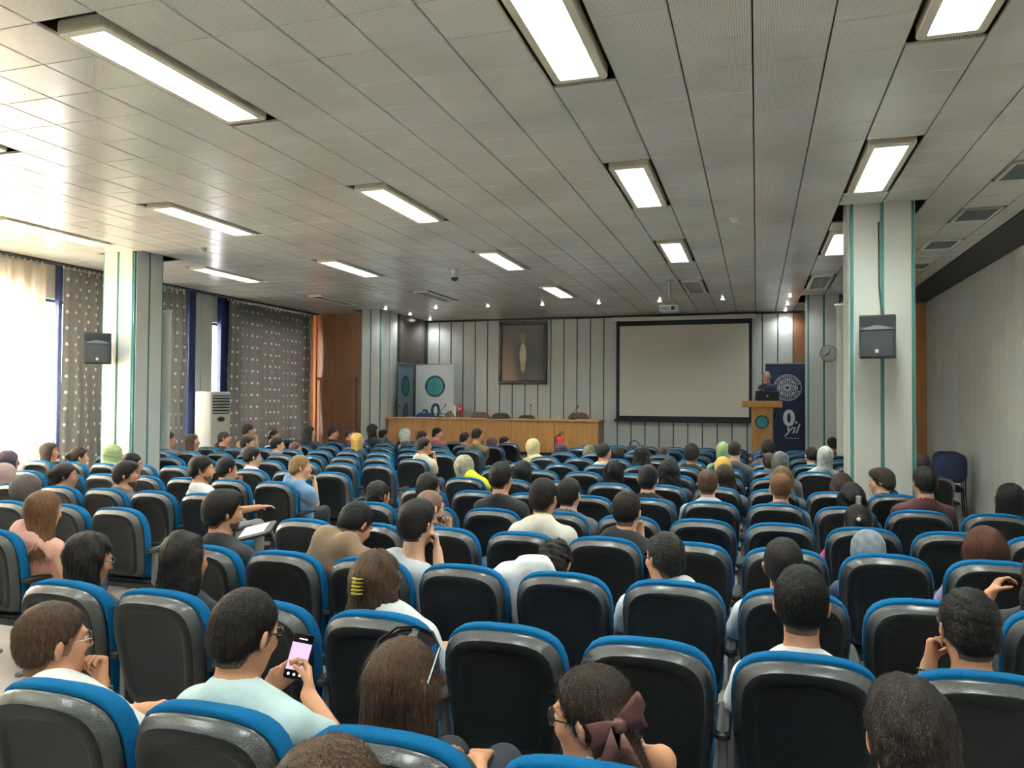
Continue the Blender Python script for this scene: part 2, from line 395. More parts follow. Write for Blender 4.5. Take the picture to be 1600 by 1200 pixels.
# ------------------------------------------------------------------ ceiling fixtures
def rrect(w, h, r, n=4):
    P = []
    for cx, cy, a0 in ((w/2-r, h/2-r, 0), (-w/2+r, h/2-r, 90), (-w/2+r, -h/2+r, 180), (w/2-r, -h/2+r, 270)):
        for k in range(n+1): t = math.radians(a0+90*k/n); P.append((cx+r*math.cos(t), cy+r*math.sin(t)))
    return P
def loft(mb, rings, cap0=True, cap1=True, mi=0):
    n = len(rings[0]); vs = [p for r in rings for p in r]; fs = []
    for i in range(len(rings)-1):
        for k in range(n): fs.append((i*n+k, i*n+(k+1) % n, (i+1)*n+(k+1) % n, (i+1)*n+k))
    if cap0: fs.append(tuple(range(n-1, -1, -1)))
    if cap1: fs.append(tuple((len(rings)-1)*n+k for k in range(n)))
    return mb.add(vs, fs, mi)
W, H = .352, 1.48
def ring(w, h, r, z): return [(a, b, z) for a, b in rrect(w, h, r)]
hb = MB(); loft(hb, [ring(W-.06, H-.06, .02, .085), ring(W, H, .035, .05), ring(W, H, .035, -.012), ring(W-.012, H-.012, .03, -.022),
                     ring(W-.105, H-.11, .008, -.022), ring(W-.108, H-.113, .008, .018), ring(W-.09, H-.10, .008, .075)], True, True)
HOUSING = hb.mesh('housing', M_CREAM)
TUBE = MB().tube([(0, -.62, 0), (0, .62, 0)], .013, 10).mesh('tube', M_LIT, smooth=True)
TUBEU = MB().tube([(0, -.62, 0), (0, .62, 0)], .013, 10).mesh('tube', M_UNLIT, smooth=True)
BLADE = MB().box(-.126, .126, -.0012, .0012, -.019, .014).mesh('louvre_blade', M_LOUV)
SPINE = MB().box(-.0015, .0015, -.68, .68, -.019, .014).mesh('louvre_spine', M_LOUV)
GRID = MB()
for k in range(22): GRID.box(-.126, .126, -.66+k*.0629-.0012, -.66+k*.0629+.0012, -.019, .014)
GRID = GRID.mesh('louvre', M_LOUV)
COLN = {-20.5: 'window-side', -15: 'second', -9: 'third', -3: 'fourth', 2: 'right-hand'}
ROWN = {-1: 'unseen overhead', 7: 'nearest visible', 15: 'second', 23: 'third', 31: 'farthest'}
for i, j, lit in FIX:
    r = thing('ceiling_light', '%s recessed louvred ceiling light, %s column from the windows, %s row' % ('lit' if lit else 'unlit', COLN[i], ROWN[j]), 'light',
              (TX(i+.5), TY(j+2), ZC), 0, 'recessed louvred ceiling lights')
    link('housing', HOUSING, r)
    for s in (-1, 1): link('tube', TUBE if lit else TUBEU, r, (s*.06, 0, .045))
    link('louvre_spine', SPINE, r)
    if j in (7, 15) and i > -20:
        for k in range(22): link('louvre_blade', BLADE, r, (0, -.66+k*.0629, 0))
    else: link('louvre', GRID, r)
    if lit: area('lamp', (0, 0, .068), .225, 1.33, LAMP_W, LAMP_COL, parent=r)
vfr = MB().box(-.185, .185, -.30, -.275, -.012, .03).box(-.185, .185, .275, .30, -.012, .03).box(-.185, -.16, -.275, .275, -.012, .03).box(.16, .185, -.275, .275, -.012, .03)
VFR = vfr.mesh('vent_frame', M_WHITE); VSC = MB().box(-.16, .16, -.275, .275, .0, .006).mesh('vent_screen', mat('vent_gauze', rgb(112, 118, 118), .7, bump=(300, .4)))
for n, (i, j) in enumerate(VENTS):
    r = thing('ceiling_vent', 'white-framed gray ceiling vent near right wall, %s from the back of hall' % ORD[n], 'vent', (TX(i+.5), TY(j+1), ZC), 0, 'vents beside the right wall')
    link('vent_frame', VFR, r); link('vent_screen', VSC, r)
    MB().box(TX(i)-TX(i+.5), TX(i+.5)-TX(i), -.418, -.36, .0, .02).box(TX(i)-TX(i+.5), TX(i+.5)-TX(i), .36, .418, .0, .02).build('filler_strip', M_TILE, r)
SP = [(-7.98, 15.64), (-7.94, 16.84), (-6.8, 15.75), (-7.95, 18.05), (-5.58, 15.77), (-4.36, 15.8), (-3.15, 15.85), (-1.89, 15.84), (-.65, 15.84), (.61, 15.71), (.61, 17.03), (.61, 18.15)]
SPR = MB().lathe([(.05, -.008), (.05, 0), (.034, 0), (.034, .0)], n=16).mesh('trim_ring', M_STEEL); SPB = MB().lathe([(.031, -.012), (.02, -.017), (.0005, -.019)], n=12).mesh('bulb', M_SPOT)
for n, (x, y) in enumerate(SP):
    r = thing('spotlight', 'small round ceiling spotlight over the stage, %s counting from the left column' % ORD[n], 'spotlight', (x, y, ZC), 0, 'round spotlights over the stage')
    link('trim_ring', SPR, r); link('bulb', SPB, r)
    sl = bpy.data.lights.new('spot_lamp', 'SPOT'); sl.energy = 11; sl.spot_size = 2.6; sl.spot_blend = .8; sl.shadow_soft_size = .04; sl.color = (.93, .98, 1.0)
    so = bpy.data.objects.new('spot_lamp', sl); COL.objects.link(so); so.parent = r; so.location = (0, 0, -.03)
for n, (x, y, lb) in enumerate([(-.24, 8.9, 'white smoke detector on ceiling in the middle of the hall'), (-7.23, 8.71, 'white smoke detector on ceiling near the left column')]):
    r = thing('smoke_detector', lb, 'smoke detector', (x, y, ZC))
    MB().lathe([(.055, 0), (.055, -.018), (.048, -.024)], n=20).build('base', M_WHITE, r)
    MB().lathe([(.036, -.024), (.034, -.04), (.02, -.05), (.001, -.052)], n=20).build('sensor_head', M_WHITE, r)
r = thing('security_camera', 'gray dome security camera on a short ceiling stem', 'camera', (-4.52, 11.2, ZC))
MB().lathe([(.06, 0), (.06, -.02), (.045, -.03), (.045, -.11), (.06, -.115), (.06, -.13)], n=18).build('stem', M_WHITE, r, True)
MB().lathe([(.058, -.13), (.055, -.155), (.04, -.178), (.001, -.19)], n=18).build('dome', mat('smoked_dome', rgb(52, 62, 78), .08), r, True)
# ------------------------------------------------------------------ auditorium seats
M_SHELL = mat('black_seat_shell', rgb(22, 26, 30), .38, spec=.35, bump=(260, .3)); M_RIM = mat('black_seat_rim', rgb(20, 24, 28), .25, spec=1.0, bump=(330, .6), coat=.6)
M_BLUE = mat('blue_seat_fabric', rgb(0, 92, 142), .9, noise=(160, .12), bump=(400, .3), spec=.2)
M_LEG = mat('seat_steel', rgb(120, 122, 122), .4, metal=.4)
HALF = [(.150, .395), (.186, .42), (.203, .48), (.217, .60), (.226, .72), (.227, .79), (.222, .838), (.209, .878), (.188, .908), (.158, .929), (.118, .942), (.06, .950)]
OUTL = HALF + [(-x, z) for x, z in reversed(HALF)]
def back_ring(inset, y, up=0):
    zc = .67; WX = 1.075
    P = []
    for x, z in OUTL:
        s = 1-inset/.227; sz = 1-inset/.28
        zz = zc+(z-zc)*sz + (up if z > zc else 0)*min(1, max(0, (z-.75)/.18))
        P.append((x*s*WX, y+(.97-zz)*.19 - .9*(x*s)**2*0 + .25*(x*s)**2, zz))
    return P
sh = MB(); loft(sh, [back_ring(.085, .013), back_ring(.075, .009), back_ring(.066, .002), back_ring(.034, .000), back_ring(.030, .003), back_ring(.006, .030), back_ring(.0, .044), back_ring(.004, .062)])
nO = len(OUTL); sh.m = [1 if nO*4 <= i < nO*6 else 0 for i in range(len(sh.f))]; SHELL = sh.mesh('backrest_shell', M_SHELL, M_RIM, smooth=True)
cu = MB(); loft(cu, [back_ring(.006, .055), back_ring(.0, .056, .008), back_ring(-.003, .064, .014), back_ring(-.003, .105, .014), back_ring(.004, .128, .010), back_ring(.03, .150, .01), back_ring(.09, .152)])
BACKC = cu.mesh('back_cushion', M_BLUE, smooth=True)
def soft_box(x, y0, y1, z0, z1, r):
    mb = MB(); R = lambda i, z: [(a, b+(y0+y1)/2, z) for a, b in rrect(2*x-2*i, y1-y0-2*i, .06)]
    loft(mb, [R(r, z0), R(r*.3, z0+r*.3), R(0, z0+r), R(0, z1-r), R(r*.3, z1-r*.3), R(r, z1), R(.14, z1+.012)])
    return mb
SEATC = soft_box(.222, .19, .60, .375, .455, .025).mesh('seat_cushion', M_BLUE, smooth=True)
SEATP = MB().box(-.205, .205, .16, .585, .345, .38, .015).mesh('seat_pan', M_SHELL)
BAR = MB().box(-.285, .285, .16, .20, .30, .345, .006).mesh('crossbar', M_BLACK)
def side(x):
    leg = MB().box(x-.016, x+.016, .17, .235, .02, .60, .004).mesh('side_leg', M_LEG)
    foot = MB().box(x-.022, x+.022, .08, .42, .0, .028, .006).mesh('foot', M_LEG)
    arm = MB(); R = lambda i, z: [(a+x, b+.27, z) for a, b in rrect(.058-2*i, .32-2*i, .027)]
    loft(arm, [R(.01, .605), R(0, .615), R(0, .632), R(.008, .642)])
    return leg, foot, arm.mesh('armrest', M_BLACK)
SIDE_L, SIDE_R = side(-.2775), side(.2775)
ROWS = [.74, 1.74, 2.75, 3.70, 4.77, 5.75, 6.84, 7.97, 9.15, 10.23, 11.36, 12.54, 13.77, 14.75]   # index 0 lies behind the frame
MID = [.16+.545*k for k in range(-6, 4)]; LEFTB = [-4.80-.565*k for k in range(9)]
NSEAT = 0
def seat(x, y, label, end):
    global NSEAT
    r = thing('auditorium_seat', label, 'seat', (x, y, 0), 0, 'blue auditorium seats'); r.scale = (1, 1, .968); NSEAT += 1
    for n, me in (('backrest_shell', SHELL), ('back_cushion', BACKC), ('seat_cushion', SEATC), ('seat_pan', SEATP), ('crossbar', BAR)): link(n, me, r)
    for n, me in zip(('side_leg', 'foot', 'armrest'), SIDE_L): link(n, me, r)
    if end:
        for n, me in zip(('side_leg', 'foot', 'armrest'), SIDE_R): link(n, me, r)
def in_view(x, y):
    for dx in (-.23, .23):
        for z in (.55, .96):
            p = pix(x+dx, y, z)
            if p and -25 < p[0] < 1625 and p[1] < 1215: return True
    return False
for ri, y in enumerate(ROWS):
    row = ORD[ri-1] if ri else 'hidden back'
    for k, x in enumerate(MID):
        if x > 1.7 and ri > 6: continue
        if ri == 8 and x > .5: continue
        if not (in_view(x, y) or (ri == 0 and abs(x+.61) < .28)): continue
        nm = 'black-backed blue seat in the middle block, %s row from the camera, %s from the aisle' % (row, ORD[k])
        if ri == 0: nm = 'black-backed blue seat below the picture edge under the lowest brown head'
        seat(x, y, nm, k == len(MID)-1 or (ri > 6 and k >= 8) or (ri == 8 and k == 6))
    for k, x in enumerate(LEFTB):
        if ri < 2 or not in_view(x, y): continue
        if ri >= 13 and x < -8.2: continue
        seat(x, y, 'black-backed blue seat in the window block, %s row from the camera, %s from the aisle' % (row, ORD[k]), k == 0)
seat(2.0, 10.23, 'lone black-backed blue seat between the right column and the right wall', True)

# ------------------------------------------------------------------ stage furniture
ZS = .6
dk = thing('desk', 'long oak panel desk across the left half of the stage', 'desk', (0, 0, ZS))
MB().box(-8.26, -3.20, 16.24, 16.92, .745, .785, .006).build('desk_top', M_WOOD, dk)
MB().box(-8.22, -3.24, 16.33, 16.36, 0, .06).build('plinth', M_DARK, dk)
seams = [-8.22, -7.3, -6.27, -5.18, -4.21, -3.26]
for a, b in zip(seams, seams[1:]): MB().box(a+.008, b-.008, 16.27, 16.30, .06, .745, .004).build('front_panel', M_WOOD, dk)
for s in seams[1:-1]: MB().box(s-.02, s+.02, 16.285, 16.32, .06, .745).build('divider', M_WOODD, dk)
MB().box(-3.26, -3.225, 16.27, 16.86, 0, .745, .004).build('side_panel', M_WOODD, dk)
MB().box(-8.25, -8.215, 16.27, 16.86, 0, .745, .004).build('side_panel', M_WOODD, dk)

def office_chair(x, y, top, m, label):
    r = thing('desk_chair', label, 'chair', (x, y, ZS), 0, 'chairs behind the stage desk')
    b = MB(); w = .25
    R = lambda i, yy, zz=0: [(a, yy+.02*math.cos(a*8), z+top-.30) for a, z in rrect(2*w-2*i, .56-2*i, .17, 5)]
    loft(b, [R(.03, .0), R(0, .02), R(0, .06), R(.04, .08)]); b.build('backrest', m, r, True)
    s = soft_box(.24, -.50, -.02, .42, .50, .03); s.build('seat', m, r, True)
    MB().lathe([(.03, .05), (.03, .42)], (0, -.25, 0), 12).box(-.02, .02, -.05, .05, .40, .62).build('post', M_BLACK, r)
    g = MB()
    for k in range(5):
        t = 2*math.pi*k/5; g.tube([(0, -.25, .09), (.28*math.cos(t), -.25+.28*math.sin(t), .04)], [.02, .016], 6)
    g.build('star_base', M_BLACK, r)
    c = MB()
    for k in range(5):
        t = 2*math.pi*k/5; c.lathe([(.026, -.015), (.026, .015)], (.29*math.cos(t), -.25+.29*math.sin(t), .026), 10, 'x')
    c.build('casters', M_BLACK, r)
    for sx in (-.27, .27): MB().box(sx-.025, sx+.025, -.42, -.12, .66, .69, .01).tube([(sx, -.27, .66), (sx*.85, -.27, .46)], .014, 6).build('armrest', M_BLACK, r)
M_BROWNL = mat('brown_leather', rgb(92, 56, 48), .4); M_BLACKL = mat('black_leather', rgb(38, 38, 42), .4); M_BLUEL = mat('blue_cloth', rgb(38, 62, 112), .8)
office_chair(-7.85, 17.5, .90, M_BLUEL, 'dark blue chair behind desk, beside the white banner')
office_chair(-7.06, 17.5, .955, M_BROWNL, 'brown leather chair behind desk in front of the white banner')
office_chair(-6.38, 17.5, .925, M_BROWNL, 'brown leather chair behind desk just right of the two small flags')
office_chair(-5.86, 17.5, .915, M_BLACKL, 'black chair behind desk under left edge of the dark portrait')
office_chair(-5.2, 17.5, .865, M_BLACKL, 'low black chair behind desk under right part of the portrait')
office_chair(-3.95, 17.5, .945, M_BROWNL, 'brown leather chair behind the right end of the desk')

def microphone(x, y, lean, h, label):
    r = thing('microphone', label, 'microphone', (x, y, ZS+.785), 0, 'gooseneck microphones on the desk')
    MB().box(-.06, .06, -.05, .05, 0, .03, .01).build('base', M_BLACK, r)
    MB().tube([(0, 0, .03), (0, 0, h*.5), (lean*.4, 0, h*.8), (lean, -.02, h)], .006, 6).build('gooseneck', M_BLACK, r)
    MB().tube([(lean, -.02, h), (lean*1.15, -.035, h+.045)], [.012, .014], 8).build('capsule', M_BLACK, r)
microphone(-7.98, 16.6, -.08, .24, 'gooseneck microphone at the left end of the desk')
microphone(-7.02, 16.6, .12, .27, 'gooseneck microphone leaning right in front of the white banner')
microphone(-4.84, 16.6, .01, .28, 'upright gooseneck microphone right of the portrait')
microphone(-3.86, 16.6, .10, .26, 'gooseneck microphone at the right end of the desk')
def table_flag(x, cols, label, pole_h, moon):
    r = thing('table_flag', label, 'flag', (x, 16.62, ZS+.785))
    MB().lathe([(.035, 0), (.035, .012), (.006, .02), (.004, pole_h), (.001, pole_h+.01)], n=10).build('pole', M_STEEL, r)
    f = MB(); n = 6; vs = []
    for i in range(n+1):
        w = .012*math.sin(i*1.3); d = .10*i/n
        for z, dr in ((pole_h, .05), (pole_h-.20, .12)): vs.append((.006+d*.8, w-.004, z-dr*i/n))
        for z, dr in ((pole_h, .05), (pole_h-.20, .12)): vs.append((.006+d*.8, w+.004, z-dr*i/n))
    fs = [(i*4+a, i*4+b, i*4+4+b, i*4+4+a) for i in range(n) for a, b in ((0, 1), (1, 3), (3, 2), (2, 0))] + [(0, 2, 3, 1), (n*4, n*4+1, n*4+3, n*4+2)]
    f.add(vs, fs); f.build('cloth', cols, r)
    if moon:
        c = MB().lathe([(.022, -.002), (.022, .002)], (.045, -.02, pole_h-.13), 14, 'y'); c.build('emblem', M_WHITE, r)
table_flag(-6.74, mat('white_flag', rgb(226, 226, 220), .8), 'small white table flag on the desk, left of the red one', .33, False)
table_flag(-6.58, mat('red_flag', rgb(206, 44, 56), .8), 'small red table flag with white emblem on the desk', .34, True)
r = thing('papers', 'loose papers and a cup on the right part of the desk', 'papers', (-4.35, 16.5, ZS+.785))
for k in range(3): MB().box(-.15+k*.07, .06+k*.07, -.12+.03*k, .15, .003*k, .003*k+.002).build('sheet', M_WHITE, r)
MB().lathe([(.025, 0), (.034, .08), (.030, .08), (.022, .01)], (.19, 0, 0), 12).build('cup', M_WHITE, r)
r = thing('folder', 'flat black folder lying on the desk under the portrait', 'folder', (-5.55, 16.5, ZS+.785)); MB().box(-.24, .24, -.12, .12, 0, .025, .004).build('cover', M_BLACK, r)

# fire extinguisher by the desk
r = thing('fire_extinguisher', 'red fire extinguisher with blue label standing against the desk front', 'extinguisher', (-3.99, 15.9, ZS))
MB().lathe([(.075, 0), (.08, .02), (.08, .36), (.06, .41), (.025, .44)], n=18).build('cylinder', mat('extinguisher_red', rgb(196, 34, 44), .3), r, True)
MB().lathe([(.0815, .08), (.0815, .30)], n=18).build('label_band', mat('blue_label', rgb(58, 68, 140), .5), r, True)
MB().lathe([(.022, .43), (.022, .49)], n=10).box(-.015, .09, -.012, .012, .49, .505, .003).box(-.015, .10, -.012, .012, .525, .54, .003).build('valve', M_BLACK, r)
MB().tube([(0, 0, .46), (-.06, -.02, .45), (-.10, -.03, .36), (-.095, -.03, .2)], .012, 6).build('hose', M_BLACK, r)
# bag at the stage
r = thing('handbag', 'dark green bag slumped on the stage under the screen', 'bag', (-2.42, 15.9, ZS))
b = MB(); loft(b, [[(a*s, c*s*.5, z) for a, c in rrect(.42, .34, .1)] for s, z in ((.8, 0), (1, .05), (.95, .16), (.55, .25), (.3, .28))]); b.build('bag_body', mat('dark_green_cloth', rgb(44, 58, 56), .7), r, True)
MB().tube([(-.10, 0, .24), (-.06, 0, .36), (.02, 0, .39), (.10, 0, .34), (.15, 0, .2)], .010, 6).build('strap', M_BLACK, r, True)

# projection screen
r = thing('projection_screen', 'large black-bordered projection screen lowered on the stage wall', 'screen', (0, YF-.12, 0))
MB().box(-3.30, -.02, -.05, .07, 3.70, 3.80, .02).build('roller_case', M_CREAM, r)
MB().box(-3.20, -.10, .0, .006, 1.36, 3.70).build('border', mat('screen_border', rgb(28, 34, 44), .6), r)
MB().box(-3.12, -.17, -.004, 0, 1.45, 3.585).build('projection_surface', mat('screen_surface', rgb(222, 218, 202), .7), r)
MB().box(-3.25, -.08, -.012, .018, 1.31, 1.37, .006).build('bottom_bar', M_BLACK, r)
# portrait
r = thing('portrait', 'dark framed painted portrait of a standing figure in white shirt', 'picture', (-5.56, YF-.02, 2.99))
for a in ((-.63, .63, .70, .79), (-.63, .63, -.79, -.70), (-.63, -.55, -.70, .70), (.55, .63, -.70, .70)): MB().box(a[0], a[1], -.06, .0, a[2], a[3], .012).build('frame', mat('dark_frame', rgb(44, 50, 58), .4), r)
def canvas_material():
    m = bpy.data.materials.new('portrait_canvas'); m.use_nodes = True; nt = m.node_tree; N = nt.nodes; L = nt.links; b = N['Principled BSDF']
    b.inputs['Roughness'].default_value = .35; tc = N.new('ShaderNodeTexCoord'); cur = rgb(74, 72, 72)
    def blob(c, rx, rz, col, soft, prev):
        mp = N.new('ShaderNodeVectorMath'); mp.operation = 'SUBTRACT'; mp.inputs[1].default_value = (c[0], 0, c[1]); L.new(tc.outputs['Object'], mp.inputs[0])
        sc = N.new('ShaderNodeVectorMath'); sc.operation = 'MULTIPLY'; sc.inputs[1].default_value = (1/rx, 0, 1/rz); L.new(mp.outputs[0], sc.inputs[0])
        ln = N.new('ShaderNodeVectorMath'); ln.operation = 'LENGTH'; L.new(sc.outputs[0], ln.inputs[0])
        mr = N.new('ShaderNodeMapRange'); mr.inputs[1].default_value = 1+soft; mr.inputs[2].default_value = 1-soft; L.new(ln.outputs['Value'], mr.inputs[0])
        mx = N.new('ShaderNodeMix'); mx.data_type = 'RGBA'; L.new(mr.outputs[0], mx.inputs['Factor'])
        if isinstance(prev, tuple): mx.inputs[6].default_value = prev
        else: L.new(prev, mx.inputs[6])
        mx.inputs[7].default_value = col; return mx.outputs[2]
    cur = blob((-.62, -.75), .45, .75, rgb(168, 132, 100), .6, cur)
    cur = blob((.06, -.2), .26, .62, rgb(40, 44, 48), .25, cur)
    cur = blob((0, .36), .075, .115, rgb(150, 120, 100), .2, cur)
    cur = blob((.0, .43), .085, .07, rgb(120, 112, 100), .3, cur)
    cur = blob((0, -.06), .085, .30, rgb(212, 204, 168), .15, cur)
    cur = blob((0, -.36), .06, .12, rgb(190, 184, 150), .25, cur)
    L.new(cur, b.inputs['Base Color']); return m
MB().box(-.55, .55, -.02, -.01, -.70, .70).build('canvas', canvas_material(), r)
# projector
r = thing('projector', 'white projector hanging from a ceiling pole in front of the screen', 'projector', (-1.41, 13.2, 0))
MB().tube([(0, 0, ZC), (0, 0, 3.50)], .022, 10).lathe([(.07, ZC-.012), (.07, ZC)], n=16).build('pole', M_STEEL, r)
MB().box(-.15, .15, -.12, .14, 3.31, 3.42, .012).build('projector_body', mat('pale_projector', rgb(206, 208, 206), .4), r)
MB().tube([(-.10, 0, 3.42), (-.09, 0, 3.50), (0, 0, 3.54), (.09, 0, 3.50), (.10, 0, 3.42)], .010, 8).build('bracket', M_STEEL, r, True)
MB().lathe([(.035, -.14), (.035, -.12), (.02, -.12)], (.07, 0, 3.365), 14, 'y').build('rear_socket', M_BLACK, r)
v = MB()
for k in range(4): v.box(-.13, .02, -.123, -.119, 3.335+k*.018, 3.343+k*.018)
v.build('vent_slots', M_DARK, r)
# seals and banners
M_SEALN = mat('seal_navy', rgb(38, 62, 82), .5); M_SEALT = mat('seal_teal', rgb(58, 170, 172), .5); M_SEALW = mat('seal_white', rgb(220, 224, 222), .5); M_SEALD = mat('seal_pattern', rgb(40, 128, 132), .5)
def disc_ring(r0, r1, t0, t1, y, n=40):
    mb = MB(); vs = []
    for k in range(n+1):
        a = math.radians(t0+(t1-t0)*k/n)
        vs += [(r0*math.cos(a), y, r0*math.sin(a)), (r1*math.cos(a), y, r1*math.sin(a))]
    mb.add(vs, [(2*k, 2*k+1, 2*k+3, 2*k+2) for k in range(n)]); return mb
def seal(parent, c, R, ring, disc, pat, y=-.004):
    s = disc_ring(.74*R, R, 0, 360, 0).build('seal_ring', ring, parent, loc=(c[0], y, c[1]))
    disc_ring(0.001, .72*R, 0, 360, -.001).build('seal_disc', disc, parent, loc=(c[0], y, c[1]))
    p = MB()
    for k in range(8):
        a = 45*k; q = disc_ring(.05*R, .085*R, 0, 360, -.002, 14); o = (.36*R*math.cos(math.radians(a)), .36*R*math.sin(math.radians(a)))
        q2 = disc_ring(.17*R, .21*R, 0, 360, -.002, 20)
        p.add([(x+o[0], yy, z+o[1]) for x, yy, z in q2.v], q2.f)
        p.add([(.62*R*math.cos(math.radians(a+d))*f, -.002, .62*R*math.sin(math.radians(a+d))*f) for d, f in ((-3, .3), (3, .3), (3, 1), (-3, 1))], [(0, 1, 2, 3)])
    q = disc_ring(.13*R, .18*R, 0, 360, -.002, 20); p.add(q.v, q.f)
    q = disc_ring(.60*R, .64*R, 0, 360, -.002, 40); p.add(q.v, q.f); p.build('seal_pattern', pat, parent, loc=(c[0], y, c[1]))
    t = MB()
    for k in range(36):
        if k in (0, 1, 17, 18, 19, 35) : continue
        a = math.radians(10*k); w = .035*R; ca, sa = math.cos(a), math.sin(a)
        hh = .055*R if k % 3 else .04*R
        t.add([(.87*R*ca + u*hh*ca - v*w*sa, -.002, .87*R*sa + u*hh*sa + v*w*ca) for u, v in ((-1, -1), (1, -1), (1, 1), (-1, 1))], [(0, 1, 2, 3)])
    t.build('seal_lettering', disc if ring is not disc else pat, parent, loc=(c[0], y, c[1]))
def text(body, size, m, parent, loc, name='lettering', shear=0, ext=.001, bold=0):
    cu = bpy.data.curves.new(name, 'FONT'); cu.body = body; cu.size = size; cu.align_x = 'CENTER'; cu.align_y = 'CENTER'; cu.shear = shear; cu.extrude = ext; cu.offset = bold
    tmp = bpy.data.objects.new(name, cu); COL.objects.link(tmp)
    me = bpy.data.meshes.new_from_object(tmp.evaluated_get(bpy.context.evaluated_depsgraph_get())); bpy.data.objects.remove(tmp)
    me.materials.clear(); me.materials.append(m); o = link(name, me, parent, loc); o.rotation_euler = (math.pi/2, 0, 0); return o
def roll_banner(x, y, w, z1, m, label, rz=0):
    r = thing('roll_up_banner', label, 'banner', (x, y, ZS), rz)
    MB().box(-w/2, w/2, -.002, .002, .06, z1-ZS).build('banner_sheet', m, r)
    MB().box(-w/2-.01, w/2+.01, -.012, .012, z1-ZS-.015, z1-ZS+.015, .004).build('top_rail', M_STEEL, r)
    MB().box(-w/2-.01, w/2+.01, -.06, .06, 0, .07, .012).build('base_case', M_STEEL, r)
    return r
M_BW = mat('banner_white', rgb(206, 214, 212), .5); M_BN = mat('banner_navy', rgb(26, 38, 72), .5)
r = roll_banner(-7.61, 17.6, 1.02, 2.68, M_BW, 'white roll-up banner with teal round seal standing left behind desk')
seal(r, (.01, 2.13-ZS), .27, M_SEALN, M_SEALT, M_SEALD)
text('0', .52, M_SEALN, r, (.03, -.006, 1.50-ZS), 'numeral', 0, .001, .012); text('3', .40, M_SEALN, r, (-.24, -.006, 1.40-ZS), 'numeral', 0, .001, .006)
MB().box(-.36, .40, -.0045, -.003, 1.44-ZS, 1.47-ZS).build('teal_stroke', M_SEALT, r)
r = roll_banner(-8.13, 17.02, .9, 2.66, mat('banner_gray_blue', rgb(110, 138, 150), .5), 'grayish blue roll-up banner with round seal, turned along the stage side wall', math.radians(92))
seal(r, (.0, 2.12-ZS), .26, M_SEALN, mat('seal_dull_teal', rgb(40, 104, 112), .5), M_SEALD)
text('0', .5, M_SEALN, r, (.03, -.006, 1.50-ZS), 'numeral', 0, .001, .012)
r = roll_banner(.61, 17.6, .86, 2.63, M_BN, 'tall navy roll-up banner with white seal behind the lectern')
seal(r, (.02, 2.11-ZS), .285, M_BN, M_BN, M_SEALW)
q = disc_ring(.275, .285, 0, 360, -.006); q.build('seal_outline', M_SEALW, r, loc=(.02, 0, 2.11-ZS))
q = disc_ring(.20, .21, 0, 360, -.006); q.build('seal_outline', M_SEALW, r, loc=(.02, 0, 2.11-ZS))
text('0', .46, M_SEALW, r, (.05, -.006, 1.44-ZS), 'numeral', 0, .001, .018); text('.', .30, M_SEALW, r, (.20, -.006, 1.44-ZS), 'numeral', 0, .001, .006)
text('yıl', .30, M_SEALW, r, (.10, -.006, 1.22-ZS), 'lettering', .35, .001, .002)
MB().box(-.03, .26, -.006, -.004, 1.02-ZS, 1.028-ZS).build('small_print_line', M_SEALW, r)
# lectern with laptop
L0 = (.10, 16.3)
r = thing('lectern', 'oak lectern with round teal seal in front of the standing speaker', 'lectern', (L0[0], L0[1], ZS))
MB().box(-.385, .385, -.22, .25, 1.09, 1.22, .006).build('lectern_top', M_WOOD, r)
pr = [(-.20, 0), (.20, 0), (.205, 1.09), (-.205, 1.09)]
MB().prism(pr, -.16, .16).build('column', M_WOOD, r)
MB().box(.205, .215, -.15, .16, 0, 1.09).build('side_edge', M_WOODD, r)
MB().box(-.30, .30, -.24, .26, 0, .05, .006).build('plinth', M_WOOD, r)
seal(r, (0, .80), .135, M_SEALN, M_SEALT, M_SEALD, -.164)
r = thing('laptop', 'open black laptop with small teal logo on the lectern', 'laptop', (.20, 16.32, ZS+1.22))
MB().box(-.20, .20, -.10, .16, 0, .022, .004).build('keyboard_base', M_BLACK, r)
o = MB().box(-.225, .225, -.006, .006, 0, .185, .005).build('lid', mat('laptop_lid', rgb(34, 36, 40), .4), r, loc=(0, -.10, .015)); o.rotation_euler = (math.radians(8), 0, 0)
lg = disc_ring(.001, .022, 0, 360, -.008, 16).build('logo', M_SEALT, o, loc=(0, 0, .085))
# wall clock on far right column
r = thing('wall_clock', 'round pale wall clock on the far right column', 'clock', (1.33, 16.095, 2.75))
MB().lathe([(.16, -.035), (.165, -.02), (.165, .01)], n=28, axis='y').build('clock_case', M_STEEL, r)
MB().lathe([(.145, -.038), (.14, -.036)], n=28, axis='y').build('clock_face', mat('clock_face', rgb(190, 188, 176), .4), r)
h = MB(); h.add([(-.008, -.041, -.02), (.008, -.041, -.02), (.035, -.041, .085), (.025, -.041, .09)], [(0, 1, 2, 3)]); h.build('hour_hand', M_BLACK, r)
h = MB(); h.add([(-.006, -.043, .02), (.002, -.043, -.01), (-.09, -.043, -.075), (-.095, -.043, -.065)], [(0, 1, 2, 3)]); h.build('minute_hand', M_BLACK, r)
tk = MB()
for k in range(12):
    a = math.radians(30*k); tk.add([(math.cos(a)*d-math.sin(a)*e, -.040, math.sin(a)*d+math.cos(a)*e) for d, e in ((.11, -.005), (.13, -.005), (.13, .005), (.11, .005))], [(0, 1, 2, 3)])
tk.build('hour_marks', M_BLACK, r)
